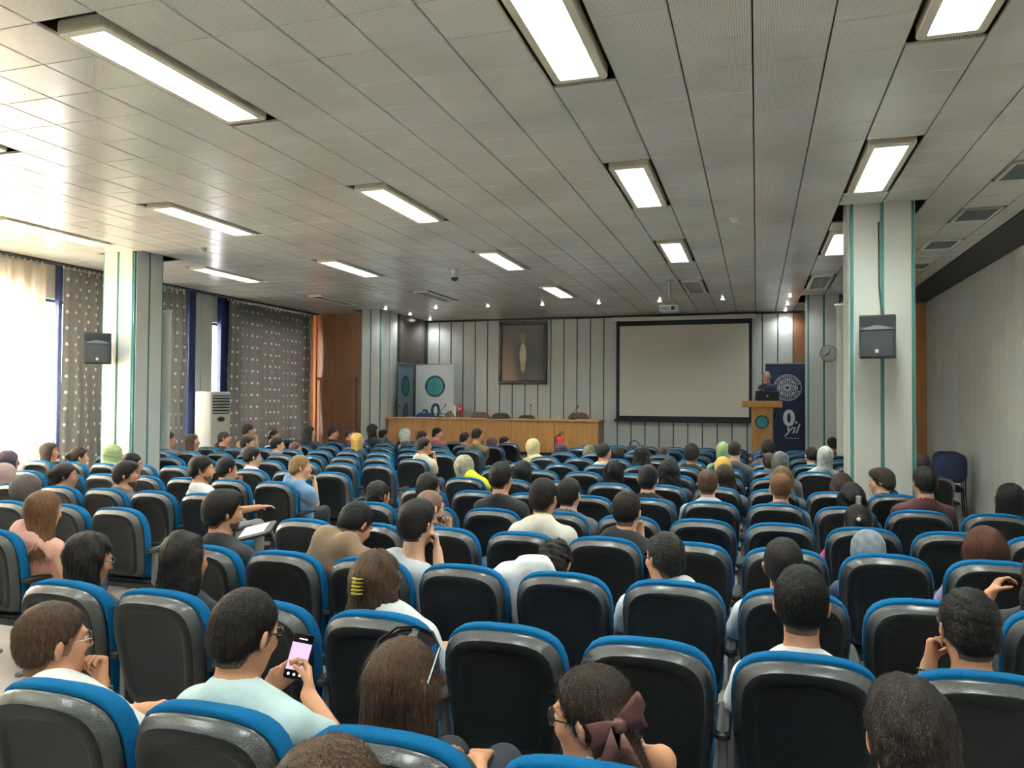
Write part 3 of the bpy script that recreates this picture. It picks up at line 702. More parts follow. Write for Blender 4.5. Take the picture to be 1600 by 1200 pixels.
# loudspeakers on the two front columns
def loudspeaker(x, y, z, label, cable, rz):
    r = thing('loudspeaker', label, 'speaker', (x, y, z), math.radians(rz)); w, h = .162, .21
    MB().prism([(-w, -h), (w, -h), (w, h), (-w, h)], -.28, -.06).prism([(-w*.75, -h*.98), (w*.75, -h*.98), (w*.75, h*.98), (-w*.75, h*.98)], -.06, .0).build('cabinet', mat('speaker_cabinet', rgb(52, 56, 64), .5), r)
    MB().box(-w*.93, w*.93, -.296, -.278, -h*.96, .062, .006).build('grille', mat('speaker_grille', rgb(46, 49, 55), .55, bump=(600, .5)), r)
    MB().box(-w*.93, w*.93, -.286, -.276, .10, h*.95, .004).build('horn_recess', mat('speaker_horn', rgb(30, 32, 38), .5), r)
    n = 10; lp = [(-w*.86+2*w*.86*k/n, .068+.04*math.sin(math.pi*k/n)) for k in range(n+1)]
    MB().prism(lp+[(w*.86, .064), (-w*.86, .064)], -.302, -.28).build('horn_lip', mat('speaker_lip', rgb(104, 110, 118), .4), r)
    MB().box(-.016, .016, -.302, -.294, -.165, -.13, .002).build('badge', M_WHITE, r)
    br = MB().tube([(0, -.02, 0), (0, .08 if abs(rz) < 20 else .14, 0)], .018, 8).box(-.05, .05, -.01, .01, -.08, .08, .004).build('wall_bracket', M_BLACK, r)
    if cable: MB().tube([(.0, .075, 1.2), (.0, .075, .55), (.02, .02, .35), (.05, -.10, .215)], .008, 6).build('cable', M_BLACK, r, True)
    return r
loudspeaker(1.18, 8.565, 2.455, 'black loudspeaker mounted on the right front column', True, -11)
loudspeaker(-8.73, 8.45, 2.47, 'black loudspeaker mounted on the left front column', False, 43)
# hanging cloth charts behind the two front columns
for x, y, z0, z1, w, lb in ((-8.53, 9.24, 1.05, 3.08, .66, 'cream hanging chart edge behind the left front column'), (1.22, 9.40, 1.2, 2.90, .72, 'white hanging chart edge behind the right front column')):
    r = thing('hanging_chart', lb, 'chart', (x, y, 0))
    MB().box(-w/2, w/2, -.003, .003, z0, z1).build('sheet', M_PANEL, r)
    MB().tube([(-w/2-.02, 0, z1), (w/2+.02, 0, z1)], .014, 8).build('rod', M_WHITE, r)
    MB().box(-.04, .04, -.115, .0, z1-.02, z1+.02, .003).build('wall_hook', M_STEEL, r)
    MB().tube([(-w/2, 0, z1), (0, -.03, z1+.16), (w/2, 0, z1)], .004, 5).build('cord', M_WHITE, r)
# air conditioner
r = thing('air_conditioner', 'tall white floor standing air conditioner by the window wall', 'air conditioner', (-10.02, 12.42, 0))
MB().box(-.18, .20, -.29, .29, .02, 1.93, .02).build('ac_body', mat('ac_white', rgb(214, 212, 200), .4), r)
MB().box(.198, .206, -.25, .25, 1.50, 1.86, .004).build('grille_recess', mat('ac_dark', rgb(58, 66, 80), .5), r)
for k in range(6): MB().box(.204, .216, -.25, .25, 1.525+k*.058, 1.545+k*.058, .003).build('grille_slat', M_WHITE, r)
b = MB().lathe([(.045, .204), (.04, .212), (.02, .215)], (0, 0, 1.40), 18, 'x'); b.v = [(x, y*2.4, 1.40+(z-1.40)) for x, y, z in b.v]; b.build('control_panel', M_DARK, r)
MB().box(.2, .206, -.25, .25, .15, .55, .004).build('intake_panel', M_CREAM, r)
MB().box(-.16, .18, -.27, .27, 0, .03).build('feet', M_DARK, r)
# stacked navy chairs by the right wall
M_NAVYC = mat('navy_cloth', rgb(42, 48, 84), .85, noise=(120, .1))
for k, (y, lb) in enumerate(((13.35, 'nearest'), (13.62, 'middle'), (13.88, 'farthest'))):
    r = thing('visitor_chair', 'navy cloth chair nested against right wall, %s of the three' % lb, 'chair', (2.86+.03*k, y, 0), math.radians(10), 'three nested navy chairs')
    b = MB(); R = lambda i, yy: [(a, yy, z+.80) for a, z in rrect(.46-2*i, .46-2*i, .13, 5)]
    loft(b, [R(.02, 0), R(0, .02), R(0, .05), R(.03, .07)]); b.build('backrest', M_NAVYC, r, True)
    soft_box(.23, .08, .50, .42, .48, .02).build('seat', M_NAVYC, r, True)
    for s in (-.21, .21):
        MB().tube([(s, .02, .95), (s, .04, .45), (s, -.02, 0)], .011, 6).build('leg', M_BLACK, r)
        MB().tube([(s, .06, .42), (s, .48, .42), (s, .52, 0)], .011, 6).build('leg', M_BLACK, r)
# ------------------------------------------------------------------ people: one smooth field per figure, turned into one mesh
SKIN = [mat('skin_light', rgb(214, 166, 138), .5, noise=(14, .05), spec=.35), mat('skin_warm', rgb(196, 142, 110), .5, noise=(14, .06), spec=.35)]
def hairm(n, c): return mat('hair_'+n, rgb(*c), .42, noise=(60, .35), bump=(180, .7), stretch=(1.6, 1.6, .35), spec=.28)
def clothm(n, c): return mat('cloth_'+n, rgb(*c), .85, noise=(30, .05), bump=(22, .25), sheen=.1)
HAIRC = dict(tousle=(50, 43, 38), black=(27, 25, 25), dark=(38, 32, 29), dbrown=(58, 45, 37), brown=(84, 62, 46), lbrown=(118, 84, 56), auburn=(98, 60, 50), blond=(150, 116, 76), dblond=(122, 98, 66), gold=(206, 164, 84), gray=(140, 138, 136))
CLOTHC = dict(white=(232, 232, 228), ivory=(226, 220, 204), cream=(214, 204, 182), mint=(196, 218, 218), black=(34, 34, 37), gray=(88, 88, 92), palegray=(196, 200, 204), brownpolo=(128, 104, 82),
              pink=(222, 168, 156), denim=(52, 62, 92), lilac=(184, 160, 204), lblue=(112, 150, 186), stripe=(198, 206, 204), navy=(38, 46, 70), maroon=(82, 42, 44), hotpink=(206, 64, 112), green2=(48, 140, 92),
              yellow=(236, 226, 40), tan=(178, 134, 92), olive=(112, 94, 60), burgundy=(134, 54, 72), dkbrown=(84, 66, 58), graymix=(118, 124, 132), mustard=(206, 166, 74), green=(136, 164, 116), beige=(160, 154, 130),
              lgray=(178, 180, 178), pinkgray=(168, 142, 136), plum=(74, 60, 74), taupe=(86, 76, 72), pgreen=(156, 176, 122), whiteblack=(190, 196, 186), creamy=(212, 196, 146), camo=(124, 120, 90))
M_EYE = mat('eye_white', rgb(232, 228, 222), .2); M_IRIS = mat('iris', rgb(34, 24, 20), .15); M_LIP = mat('lips', rgb(168, 100, 92), .45)
M_FRAME = mat('glasses_frame', rgb(24, 24, 28), .25); M_WIRE = mat('glasses_wire', rgb(96, 92, 88), .3, metal=.7)
M_LENS = mat('glasses_lens', (1, 1, 1, 1), .02, trans=1.0)
M_TROU = [mat('trousers_dark', rgb(44, 46, 54), .9), mat('trousers_gray', rgb(120, 118, 116), .9), mat('trousers_blue', rgb(58, 74, 104), .9)]
M_SHOE = mat('shoes', rgb(50, 48, 48), .6)

class Field:
    def __init__(s, lo, hi, h):
        s.h = h; s.lo = np.array(lo, np.float32); n = np.ceil((np.array(hi)-lo)/h).astype(int)+1; s.n = n
        s.f = np.full(tuple(n), .08, np.float32); s.ax = [s.lo[a]+h*np.arange(n[a], dtype=np.float32) for a in range(3)]
    def _sl(s, lo, hi):
        a = np.clip(np.floor((np.array(lo)-s.lo)/s.h).astype(int), 0, s.n); b = np.clip(np.ceil((np.array(hi)-s.lo)/s.h).astype(int)+1, 0, s.n)
        return tuple(slice(int(i), int(j)) for i, j in zip(a, b))
    def grid(s, sl): return s.ax[0][sl[0]][:, None, None], s.ax[1][sl[1]][None, :, None], s.ax[2][sl[2]][None, None, :]
    def prim(s, p, k=.02, grow=0.):
        lo, hi, fn = p; pad = k+grow+.012; sl = s._sl(np.array(lo)-pad, np.array(hi)+pad)
        if any(q.stop <= q.start for q in sl): return
        d = fn(*s.grid(sl))-grow; f = s.f[sl]; hh = np.clip(.5+.5*(f-d)/k, 0, 1)
        s.f[sl] = f+(d-f)*hh-k*hh*(1-hh)
    def cut(s, p):
        lo, hi, fn = p; sl = s._sl(np.array(lo)-.02, np.array(hi)+.02)
        if any(q.stop <= q.start for q in sl): return
        s.f[sl] = np.maximum(s.f[sl], -fn(*s.grid(sl)))
    def clip(s, fn, k=0):
        v = fn(*s.grid((slice(None),)*3)); hh = np.clip(.5-.5*(v-s.f)/k, 0, 1) if k else 0
        s.f = (v+(s.f-v)*hh+k*hh*(1-hh)) if k else np.maximum(s.f, v)
    def mesh(s):
        f = s.f; f[0] = f[-1] = .08; f[:, 0] = f[:, -1] = .08; f[:, :, 0] = f[:, :, -1] = .08
        I = f < 0; nx, ny, nz = f.shape
        c = I[:-1, :-1, :-1].astype(np.int8)
        for dx, dy, dz in CORN[1:]: c = c+I[dx:nx-1+dx, dy:ny-1+dy, dz:nz-1+dz]
        act = np.argwhere((c > 0) & (c < 8))
        if len(act) == 0: return np.zeros((0, 3)), np.zeros((0, 4), int)
        val = np.stack([f[act[:, 0]+a, act[:, 1]+b, act[:, 2]+d] for a, b, d in CORN], 1)
        acc = np.zeros((len(act), 3), np.float32); cnt = np.zeros((len(act), 1), np.float32)
        for a, b in EDG:
            va, vb = val[:, a], val[:, b]; m = (va < 0) != (vb < 0)
            t = np.where(m, va/np.where(m, va-vb, 1), 0)[:, None]
            acc += np.where(m[:, None], CA[a]+(CA[b]-CA[a])*t, 0); cnt += m[:, None]
        V = s.lo+s.h*(act+acc/cnt)
        ix = np.full((nx-1, ny-1, nz-1), -1, np.int32); ix[act[:, 0], act[:, 1], act[:, 2]] = np.arange(len(act)); Q = []
        for ax in range(3):
            o1, o2 = (ax+1) % 3, (ax+2) % 3
            A = np.swapaxes(I, 0, ax) if False else I
            s0 = [slice(1, -1)]*3; s1 = [slice(1, -1)]*3; s0[ax] = slice(0, -1); s1[ax] = slice(1, None)
            a, b = I[tuple(s0)], I[tuple(s1)]; e = np.argwhere(a != b); fl = a[e[:, 0], e[:, 1], e[:, 2]]
            off = np.ones(3, int); off[ax] = 0; e = e+off
            q = []
            for d1, d2 in ((-1, -1), (0, -1), (0, 0), (-1, 0)):
                g = e.copy(); g[:, o1] += d1; g[:, o2] += d2; q.append(ix[g[:, 0], g[:, 1], g[:, 2]])
            q = np.stack(q, 1); q[~fl] = q[~fl][:, ::-1]; Q.append(q)
        Q = np.concatenate(Q); return V, Q[(Q >= 0).all(1)]
CORN = [(a, b, c) for a in (0, 1) for b in (0, 1) for c in (0, 1)]; CA = np.array(CORN, np.float32)
EDG = [(i, j) for i in range(8) for j in range(i+1, 8) if sum(abs(x-y) for x, y in zip(CORN[i], CORN[j])) == 1]

def cap(a, b, r1, r2=None):
    r2 = r1 if r2 is None else r2; a = np.array(a, np.float32); b = np.array(b, np.float32); d = b-a; L = max(float(d@d), 1e-9); r = max(r1, r2)
    def fn(x, y, z):
        px, py, pz = x-a[0], y-a[1], z-a[2]; t = np.clip((px*d[0]+py*d[1]+pz*d[2])/L, 0, 1)
        return np.sqrt((px-t*d[0])**2+(py-t*d[1])**2+(pz-t*d[2])**2)-(r1+(r2-r1)*t)
    return np.minimum(a, b)-r, np.maximum(a, b)+r, fn
def ell(c, r, Rm=None):
    c = np.array(c, np.float32); r = np.array(r, np.float32); m = np.eye(3) if Rm is None else Rm; e = np.sqrt((m**2)@(r**2))
    def fn(x, y, z):
        p = (x-c[0], y-c[1], z-c[2]); q = [m[0, i]*p[0]+m[1, i]*p[1]+m[2, i]*p[2] for i in range(3)]
        k0 = np.sqrt(sum((q[i]/r[i])**2 for i in range(3))); k1 = np.sqrt(sum((q[i]/r[i]**2)**2 for i in range(3)))+1e-6
        return k0*(k0-1)/k1
    return c-e, c+e, fn
def rot(yaw, pitch, roll=0):                    # yaw to the right, pitch downwards; columns are right, forward, up
    cy, sy, cp, sp, cr, sr = math.cos(yaw), math.sin(yaw), math.cos(pitch), math.sin(pitch), math.cos(roll), math.sin(roll)
    Rz = np.array([[cy, sy, 0], [-sy, cy, 0], [0, 0, 1]]); Rx = np.array([[1, 0, 0], [0, cp, sp], [0, -sp, cp]]); Ry = np.array([[cr, 0, sr], [0, 1, 0], [-sr, 0, cr]])
    return Rz@Rx@Ry
def wob(x, y, z, fr, seed):
    r = np.random.default_rng(seed); o = 0
    for k in range(4):
        a = r.normal(size=3)*fr; p = r.uniform(0, 6); o = o+np.sin(a[0]*x+a[1]*y+a[2]*z+p)
    return o*.25
def to_obj(name, V, Q, m, parent, extra=None):
    if extra is not None and len(extra[0]): Q = np.concatenate([Q, extra[1]+len(V)]); V = np.concatenate([V, extra[0]])
    me = bpy.data.meshes.new(name); me.vertices.add(len(V)); me.vertices.foreach_set('co', np.asarray(V, np.float32).ravel())
    me.loops.add(len(Q)*4); me.loops.foreach_set('vertex_index', Q.astype(np.int32).ravel())
    me.polygons.add(len(Q)); me.polygons.foreach_set('loop_start', np.arange(len(Q), dtype=np.int32)*4)
    me.polygons.foreach_set('use_smooth', np.ones(len(Q), bool)); me.materials.append(m); me.update(calc_edges=True); me.validate()
    return link(name, me, parent)
def strands(V, Q, n, length, width, crown, flow, seed, lift=.3, curl=0):
    """thin tapering locks lying on a hair mesh"""
    r = np.random.default_rng(seed); nr = np.zeros_like(V); fn = np.cross(V[Q[:, 2]]-V[Q[:, 0]], V[Q[:, 3]]-V[Q[:, 1]])
    for k in range(4): np.add.at(nr, Q[:, k], fn)
    nr /= np.linalg.norm(nr, axis=1, keepdims=True)+1e-9
    i = r.integers(0, len(V), n); p = V[i]+nr[i]*.001; N = nr[i]
    d = (p-crown) if flow == 'crown' else (crown-p) if flow == 'knot' else np.tile(np.array([0, 0, -1.]), (n, 1))
    d = d+r.normal(size=(n, 3))*.02 if flow == 'crown' else d+r.normal(size=(n, 3))*.16
    d = d/(np.linalg.norm(d, axis=1, keepdims=True)+1e-9)+r.normal(size=(n, 3))*(.22 if flow == 'crown' else .05)
    d -= N*(d*N).sum(1, keepdims=True)*(1-.0); d /= np.linalg.norm(d, axis=1, keepdims=True)+1e-9
    S = 4; ln = length*r.uniform(.5, 1.2, (n, 1)); out = []
    for s in range(S+1):
        w = width*(1-.85*s/S)*r.uniform(.7, 1.3, (n, 1)); sd = np.cross(d, N); sd /= np.linalg.norm(sd, axis=1, keepdims=True)+1e-9
        out += [p-sd*w*.5, p+sd*w*.5]
        p = p+d*ln/S+N*lift*ln/S*(.30-.16*s); d = d+np.array([0, 0, -.10])-N*.12+r.normal(size=(n, 3))*curl; d /= np.linalg.norm(d, axis=1, keepdims=True)
    A = np.stack(out, 1).reshape(-1, 3); b = np.arange(n)[:, None]*2*(S+1)
    F = np.concatenate([np.concatenate([b+2*s, b+2*s+1, b+2*s+3, b+2*s+2], 1) for s in range(S)])
    return A, F
def hand(wr, d, n, s, curl, thumb=.5, r=.0085, flat=False):
    """palm, four fingers and a thumb; d points along the palm, n out of the palm side, s towards the thumb"""
    wr, d, n, s = (np.array(v, float) for v in (wr, d, n, s)); d /= np.linalg.norm(d); n -= d*(n@d); n /= np.linalg.norm(n); sg = 1 if np.cross(d, n)@s > 0 else -1
    s = np.cross(d, n)*sg; P = []
    for i in range(4): P.append((cap(wr+s*(.012*(1.5-i)*.7), wr+d*.082+s*(1.5-i)*.020, .0155, .0115), .012))
    ln = [.072, .080, .074, .058]
    for i in range(4):
        p = wr+d*.084+s*(1.5-i)*.0205; a = 0
        for q, fr in enumerate((.45, .32, .25)):
            a += curl[q]; v = d*math.cos(a)+n*math.sin(a)+s*(1.5-i)*.05; e = p+v*ln[i]*fr
            P.append((cap(p, e, r*(1-.07*q), r*(.93-.08*q)), .004)); p = e
    b = wr+d*.022+s*.028; v = d*.62+s*.62+n*thumb; v /= np.linalg.norm(v); e = b+v*.045; v2 = d*.9+s*.2+n*(thumb+.35); v2 /= np.linalg.norm(v2)
    P += [(cap(wr+d*.01+s*.01, b, .017, .014), .012), (cap(b, e, .0125, .0105), .008), (cap(e, e+v2*.034, .0105, .0088), .004)]
    return P

_em = MB().lathe([(.0005, -.0118), (.006, -.0102), (.0102, -.006), (.012, 0), (.0102, .006), (.0065, .0098)], n=10, axis='y')
_i0 = len(_em.f); _em.lathe([(.0066, .0098), (.003, .0116), (.0005, .012)], n=10, axis='y', mi=1); EYE = _em.mesh('eye', M_EYE, M_IRIS, smooth=True)

def person(idx, row, sx, hx, hy, hz, label, hair, hc, shirt, sleeve, skin, o, standing=None):
    seat_y = ROWS[row+1] if standing is None else standing
    lv = 1 if standing is not None else 0 if row <= 1 else 1 if row <= 3 else 2 if row <= 6 else 3
    hb = (.0085, .011, .015, .019)[lv]; hh = (.006, .0078, .011, .015)[lv]; hk = (.006, .008, .011, .014)[lv]
    gaze = math.atan2(.2-hx, 16.6-hy); yaw = math.radians(o['ay']) if 'ay' in o else gaze+math.radians(o.get('yaw', 0)); pit = math.radians(o.get('pitch', 4))
    Rm = rot(yaw, pit, math.radians(o.get('roll', 0))); K = 1.07 if row >= 0 else 1.0
    org = np.array([sx, seat_y, 0.]); H = np.array([hx-sx, hy-seat_y, hz-.135*K])
    hd = lambda x, y, z: H+K*(Rm@np.array([x, y, z])); he = lambda c, r: ell(hd(*c), np.array(r)*K, Rm); hcap = lambda a, b, r, r2=None: cap(hd(*a), hd(*b), r*K, (r if r2 is None else r2)*K)
    w = o.get('w', 1.)
    N = H+np.array([0, -.035-.10*math.sin(pit), -.198]) if 'fwd' not in o else H+np.array([0, -.13, -.13])
    if 'noff' in o: N = H+np.array(o['noff'])
    if standing is None:
        dz = N[2]-.53; L = max(.40, abs(dz)+.01); hip = np.array([N[0]*.25, 0, .53]); dxy = math.sqrt(max(.0, .47**2-dz**2)); hip[1] = min(max(N[1]+min(dxy, .16), .36), o.get('hipy', .50))
        if 'fwd' in o: hip[1] = .40
    else: hip = np.array([0, 0, .95*.98])
    ty = yaw*o.get('tt', .45 if abs(yaw) < 1.2 else .35); c, s = math.cos(ty), math.sin(ty); rt = np.array([c, -s, 0]); fw = np.array([s, c, 0])
    up = (N-hip)/np.linalg.norm(N-hip); SH = [N+rt*q*.172*w*K-up*.062+fw*.012 for q in (-1, 1)]
    T = np.stack([rt, np.cross(up, rt), up], 1)
    # torso, arms, legs
    tor = [(ell(hip+(N-hip)*.66+fw*.012, (.158*w, .108, .215), T), .05), (ell(hip+(N-hip)*.22, (.15*w, .115, .20), T), .06), (ell(hip, (.165*w, .125, .12)), .06),
           (cap(SH[0]+rt*.02, SH[1]-rt*.02, .060*w), .05), (cap(N+up*.03, SH[0]+rt*.03+up*.012, .052, .046*w), .045), (cap(N+up*.03, SH[1]-rt*.03+up*.012, .052, .046*w), .045)]
    if o.get('w', 1) < 1: tor += [(ell(hip+(N-hip)*.62+fw*.09+rt*q*.07, (.06, .055, .06)), .04) for q in (-1, 1)]
    neck = [(cap(hd(0, -.025, -.045), N+np.array([0, .015, 0]), .058*(.93 if w < 1 else 1), .064*w), .03)]
    arms, hands = [], []; pose = o.get('arms', 'lap'); SL = []
    for q in (0, 1):
        sg = -1 if q == 0 else 1; side = 'l' if q == 0 else 'r'; S = SH[q]
        if pose[-1:] == side and pose[:4] in ('chin', 'chee'):
            tgt = hd(.030*sg, .138, -.085) if pose[:4] == 'chin' else hd(.088*sg, .055, -.055)
            E = tgt+np.array([sg*.05, -.05, -.27]); E[2] = max(E[2], .62); dirn = (tgt-E)/np.linalg.norm(tgt-E); Wr = tgt-dirn*.085 if pose[:4] == 'chee' else tgt-dirn*.07
            toface = H-Wr; nrm = toface if pose[:4] == 'chee' else np.array(Rm[:, 1])*-1.
            hands += hand(Wr, dirn, nrm, Rm[:, 0]*-sg+.2*Rm[:, 2], (1.25, 1.2, .8) if pose[:4] == 'chin' else (1.0, 1.1, .7), .35)
        elif pose == 'phone':
            tgt = PH_C+np.array([sg*.045, -.012, -.045])-org if q == 1 else PH_C+np.array([-.048, .0, -.055])-org
            E = np.array([S[0]+sg*.07, S[1]+.15, .715]); Wr = tgt+np.array([sg*.035, -.055, -.055]); dirn = PH_C-org+np.array([sg*.015, .03, -.02])-Wr
            hands += hand(Wr, dirn, np.array([-sg*.8, -.35, .2]), np.array([-sg*.3, -.9, .6]), (.5, .8, .6), .6)
        elif pose == 'rest_r' and q == 1:
            E = S+np.array([.17, .10, -.12]); Wr = E+np.array([.14, .16, .02]); hands += hand(Wr, Wr-E, np.array([0, 0, -1.]), np.array([-1., 0, 0]), (.2, .4, .3))
        elif pose == 'elbow_r' and q == 1:
            E = S+np.array([.10, .03, -.24]); Wr = E+np.array([-.06, .22, .03]); hands += hand(Wr, Wr-E, np.array([-.4, 0, -1.]), np.array([-1., 0, .4]), (.3, .5, .3))
        elif pose == 'elbowup_r' and q == 1:
            E = H+np.array([.185, -.03, -.075]); S[:] = H+np.array([.16, -.03, -.20]); Wr = H+np.array([.10, .19, -.16]); hands += hand(Wr, Wr-E, np.array([-1., 0, 0]), np.array([0, 0, 1.]), (.4, .6, .4))
        elif pose == 'raise_l' and q == 0:
            E = S+np.array([-.13, .16, -.10]); Wr = E+np.array([.13, .05, .20]); hands += hand(Wr, Wr-E, np.array([1., 0, 0]), np.array([0, -1., 0]), (.7, .8, .5))
        elif standing is not None:
            E = S+np.array([sg*.09, -.04 if False else .02, -.27]); E[1] = S[1]-.03; Wr = E+np.array([sg*.0, -.22, -.02]); hands += hand(Wr, Wr-E, np.array([0, 0, -1.]), np.array([-sg*1., 0, 0]), (.3, .4, .3))
        else:
            E = S+np.array([sg*.055, .07, -.26]); E[2] = max(E[2], .60); Wr = np.array([hip[0]+sg*.085, hip[1]+(.20 if o.get('leg', 1) > .3 else .05), .635]); hands += hand(Wr, np.array([-sg*.25, 1, -.1]), np.array([0, 0, -1.]), np.array([-sg*1., 0, 0]), (.25, .4, .3))
        arms += [(cap(S, E, .048*w, .040*w), .03), (cap(E, Wr, .040*w, .027*w), .015)]; SL.append((S, E, Wr))
    if standing is None:
        lg = o.get('leg', .41); KN = [hip+np.array([q*.10, lg, .0]) for q in (-1, 1)]; AN = [np.array([k[0], k[1]+(.02 if lg > .4 else -.15), .09]) for k in KN]
        HP = [hip+np.array([q*.085, 0, -.01]) for q in (-1, 1)]
    else:
        HP = [hip+np.array([q*.085, 0, -.03]) for q in (-1, 1)]; KN = [np.array([q*.09, .0, .52]) for q in (-1, 1)]; AN = [np.array([q*.10, .02, .09]) for q in (-1, 1)]
    legs = [(cap(HP[q], KN[q], .080, .056), .03) for q in (0, 1)]+[(cap(KN[q], AN[q], .054, .036), .02) for q in (0, 1)]
    ff = np.array([0, 1., 0]) if standing is None else fw
    feet = [(cap(AN[q]+np.array([0, 0, -.045]), AN[q]+ff*.15+np.array([0, 0, -.055]), .036, .030), .02) for q in (0, 1)]
    # head
    hd_p = [(he((0, -.012, .030), (.074, .094, .087)), .02), (he((0, .028, -.040), (.060, .064, .078)), .035), (he((0, .062, -.094), (.024, .018, .018)), .03),
            (hcap((-.034, .080, .026), (.034, .080, .026), .010), .018), (hcap((0, .088, .018), (0, .107, -.022), .0075, .0125), .010), (hcap((-.012, .094, -.027), (.012, .094, -.027), .007), .006),
            (he((0, .086, -.060), (.023, .009, .006)), .006), (he((0, .084, -.069), (.019, .009, .006)), .006)]
    hd_p += [(he((q*.042, .060, -.022), (.022, .022, .02)), .02) for q in (-1, 1)]
    ears = [(ell(hd(q*.083, -.012, -.006), np.array((.0075, .019, .031))*K, Rm@rot(-q*.55, 0, q*.12)), .007) for q in (-1, 1)]
    pts = [N, hip, H, *[a for t in SL for a in t], *KN, *AN]; lo = np.min(pts, 0)-.24; hi = np.max(pts, 0)+.24; lo[2] = 0.; hi[2] = max(hz+.05, hi[2]-.1)
    F = Field(lo, hi, hb)
    for p, k in tor+legs+feet+arms+neck+hd_p: F.prim(p, k)
    for q in (-1, 1): F.cut(he((q*.031, .094, .008), (.014, .012, .008)))
    if hair != 'scarf':
        for p, k in ears: F.prim(p, k)
    for p, k in hands: F.prim(p, max(k, hb*.5), max(0, hb*.55-.0085))
    V, Q = F.mesh(); body = to_obj('person', V, Q, SKIN[skin], None); body.location = org
    tag(body, label, 'person', 'seated audience' if standing is None else None)
    for q in (-1, 1):
        e = link('eye', EYE, body, Vector(hd(q*.031, .0785, .008))); e.rotation_euler = (-pit, 0, -yaw); e.scale = (K*.9, K*.9, K*.9)
    # shirt
    cm = clothm(shirt, CLOTHC[shirt]); g = .011; b2 = hb*1.05
    F = Field(lo, hi, b2)
    for p, k in tor: F.prim(p, k, g)
    for S, E, Wr in SL:
        if sleeve == 's': F.prim(cap(S, S+(E-S)*.62, .056*w, .056*w), .03, .006)
        elif sleeve == 'l': F.prim(cap(S, E, .048*w, .043*w), .03, g); F.prim(cap(E, E+(Wr-E)*.93, .041*w, .032*w), .02, g)
    if o.get('collar') or shirt == 'brownpolo': F.prim(cap(N+up*.0, N+up*.052+fw*.01, .080, .072), .02)
    F.cut(cap(N-up*.0+fw*.03, hd(0, -.01, -.06), .073*w if sleeve != 'n' else .10, .062 if not (o.get('collar') or shirt == 'brownpolo') else .060))
    zc = hip[2]-.10
    sd = idx*7+1
    def cl(x, y, z): return np.maximum(zc-z, -1)+0*x+0*y
    F.clip(lambda x, y, z: np.broadcast_to(zc-z, F.f.shape)); F.f += .0035*wob(*F.grid((slice(None),)*3), 34, sd)
    V, Q = F.mesh(); to_obj('shirt' if sleeve != 'l' else 'top', V, Q, cm, body)
    F = Field(np.array(lo), np.array([hi[0], hi[1], hip[2]+.2]), max(.012, hb))
    F.prim(tor[2][0], .05, .013)
    for p, k in legs: F.prim(p, k, .013)
    F.clip(lambda x, y, z: np.broadcast_to(.075-z, F.f.shape)); V, Q = F.mesh(); to_obj('trousers', V, Q, M_TROU[idx % 3] if standing is None else M_TROU[0], body)
    F = Field(np.array(lo), np.array([hi[0], hi[1], .2]), max(.012, hb))
    for p, k in feet: F.prim(p, k, .010)
    F.clip(lambda x, y, z: np.broadcast_to(z-.11, F.f.shape)); V, Q = F.mesh(); to_obj('shoes', V, Q, M_SHOE, body)
    # hair
    hl = o.get('hl', .25); pad = .17; fr = lambda x, y, z: [Rm[0, i]*(x-H[0])+Rm[1, i]*(y-H[1])+Rm[2, i]*(z-H[2]) for i in range(3)]
    long = hair in ('long', 'wavy', 'curlylong', 'clip', 'pony', 'bun')
    low = H[2]-(hl+.10 if long else .42 if hair == 'scarf' else .16)
    flo = H-np.array([.26, .26, 0]); fhi = H+np.array([.26, .26, .24]); flo[2] = low; F = Field(flo, fhi, hh)
    hm = hairm(hc, HAIRC[hc]) if hc in HAIRC else None; th = o.get('thick', .010 if lv < 3 else .005)
    yl_short = ([-.2, -.090, -.070, -.032, -.022, .02, .050, .070, .3], [-.30, -.30, -.060, -.036, .022, .034, .064, .092, .35])
    yl_fade = ([-.2, -.075, -.055, -.02, .02, .050, .070, .3], [-.30, -.30, -.055, .0, .030, .064, .092, .35])
    yl_long = ([-.6, -.12, -.05, .0, .03, .06, .078, .3], [.03, .02, .02, .022, .040, .058, .078, .35])
    def edge(tab):
        def fn(x, y, z):
            lx, ly, lz = fr(x, y, z); return .8*(ly-np.interp(lz*(1/K), tab[0], tab[1])*K)+.0035*wob(lx, ly, lz, 260, idx)
        return fn
    smat = None
    if hair == 'scarf':
        smat = mat('scarf_'+hc, rgb(*CLOTHC[hc]), .85, noise=(26, .34 if hc in ('graymix', 'beige', 'camo', 'whiteblack', 'lgray', 'gray') else .06), bump=(30, .3), sheen=.15)
        F.prim(he((0, -.018, .030), (.090, .114, .106)), .02); F.prim(he((0, .010, -.06), (.082, .090, .10)), .05)
        F.prim(cap(hd(0, -.02, -.07), N+np.array([0, .01, -.02]), .070, .10), .05); F.prim(ell(N+np.array([0, .02, -.06]), (.15*w, .125, .075)), .06)
        F.prim(he((0, -.075, -.01), (.06, .05, .06)), .04)
        F.f += .004*wob(*F.grid((slice(None),)*3), 60, sd)
        F.cut(ell(hd(0, .115, -.02), np.array((.056, .085, .082))*K, Rm))
    else:
        if hair == 'bald':
            F.prim(he((0, -.015, .02), (.079, .100, .085)), .01)
            F.clip(lambda x, y, z: fr(x, y, z)[2]-.022*K, .012); F.clip(edge(yl_fade), .012)
        elif hair in ('short', 'fade', 'curly'):
            F.prim(he((0, -.014, .034), (.076+th*.75, .096+th*.8, .088+th)), .01)
            if hair != 'fade': F.prim(he((0, -.045, -.02), (.070+th*.6, .062+th*.5, .062)), .03)
            else: F.prim(he((0, -.04, -.015), (.072, .064, .062)), .03)
            if th > .012: F.prim(he((0, .040, .095), (.052, .055, .028+th*.4)), .03)
            F.clip(edge(yl_fade if hair == 'fade' else yl_short), .028)
        else:
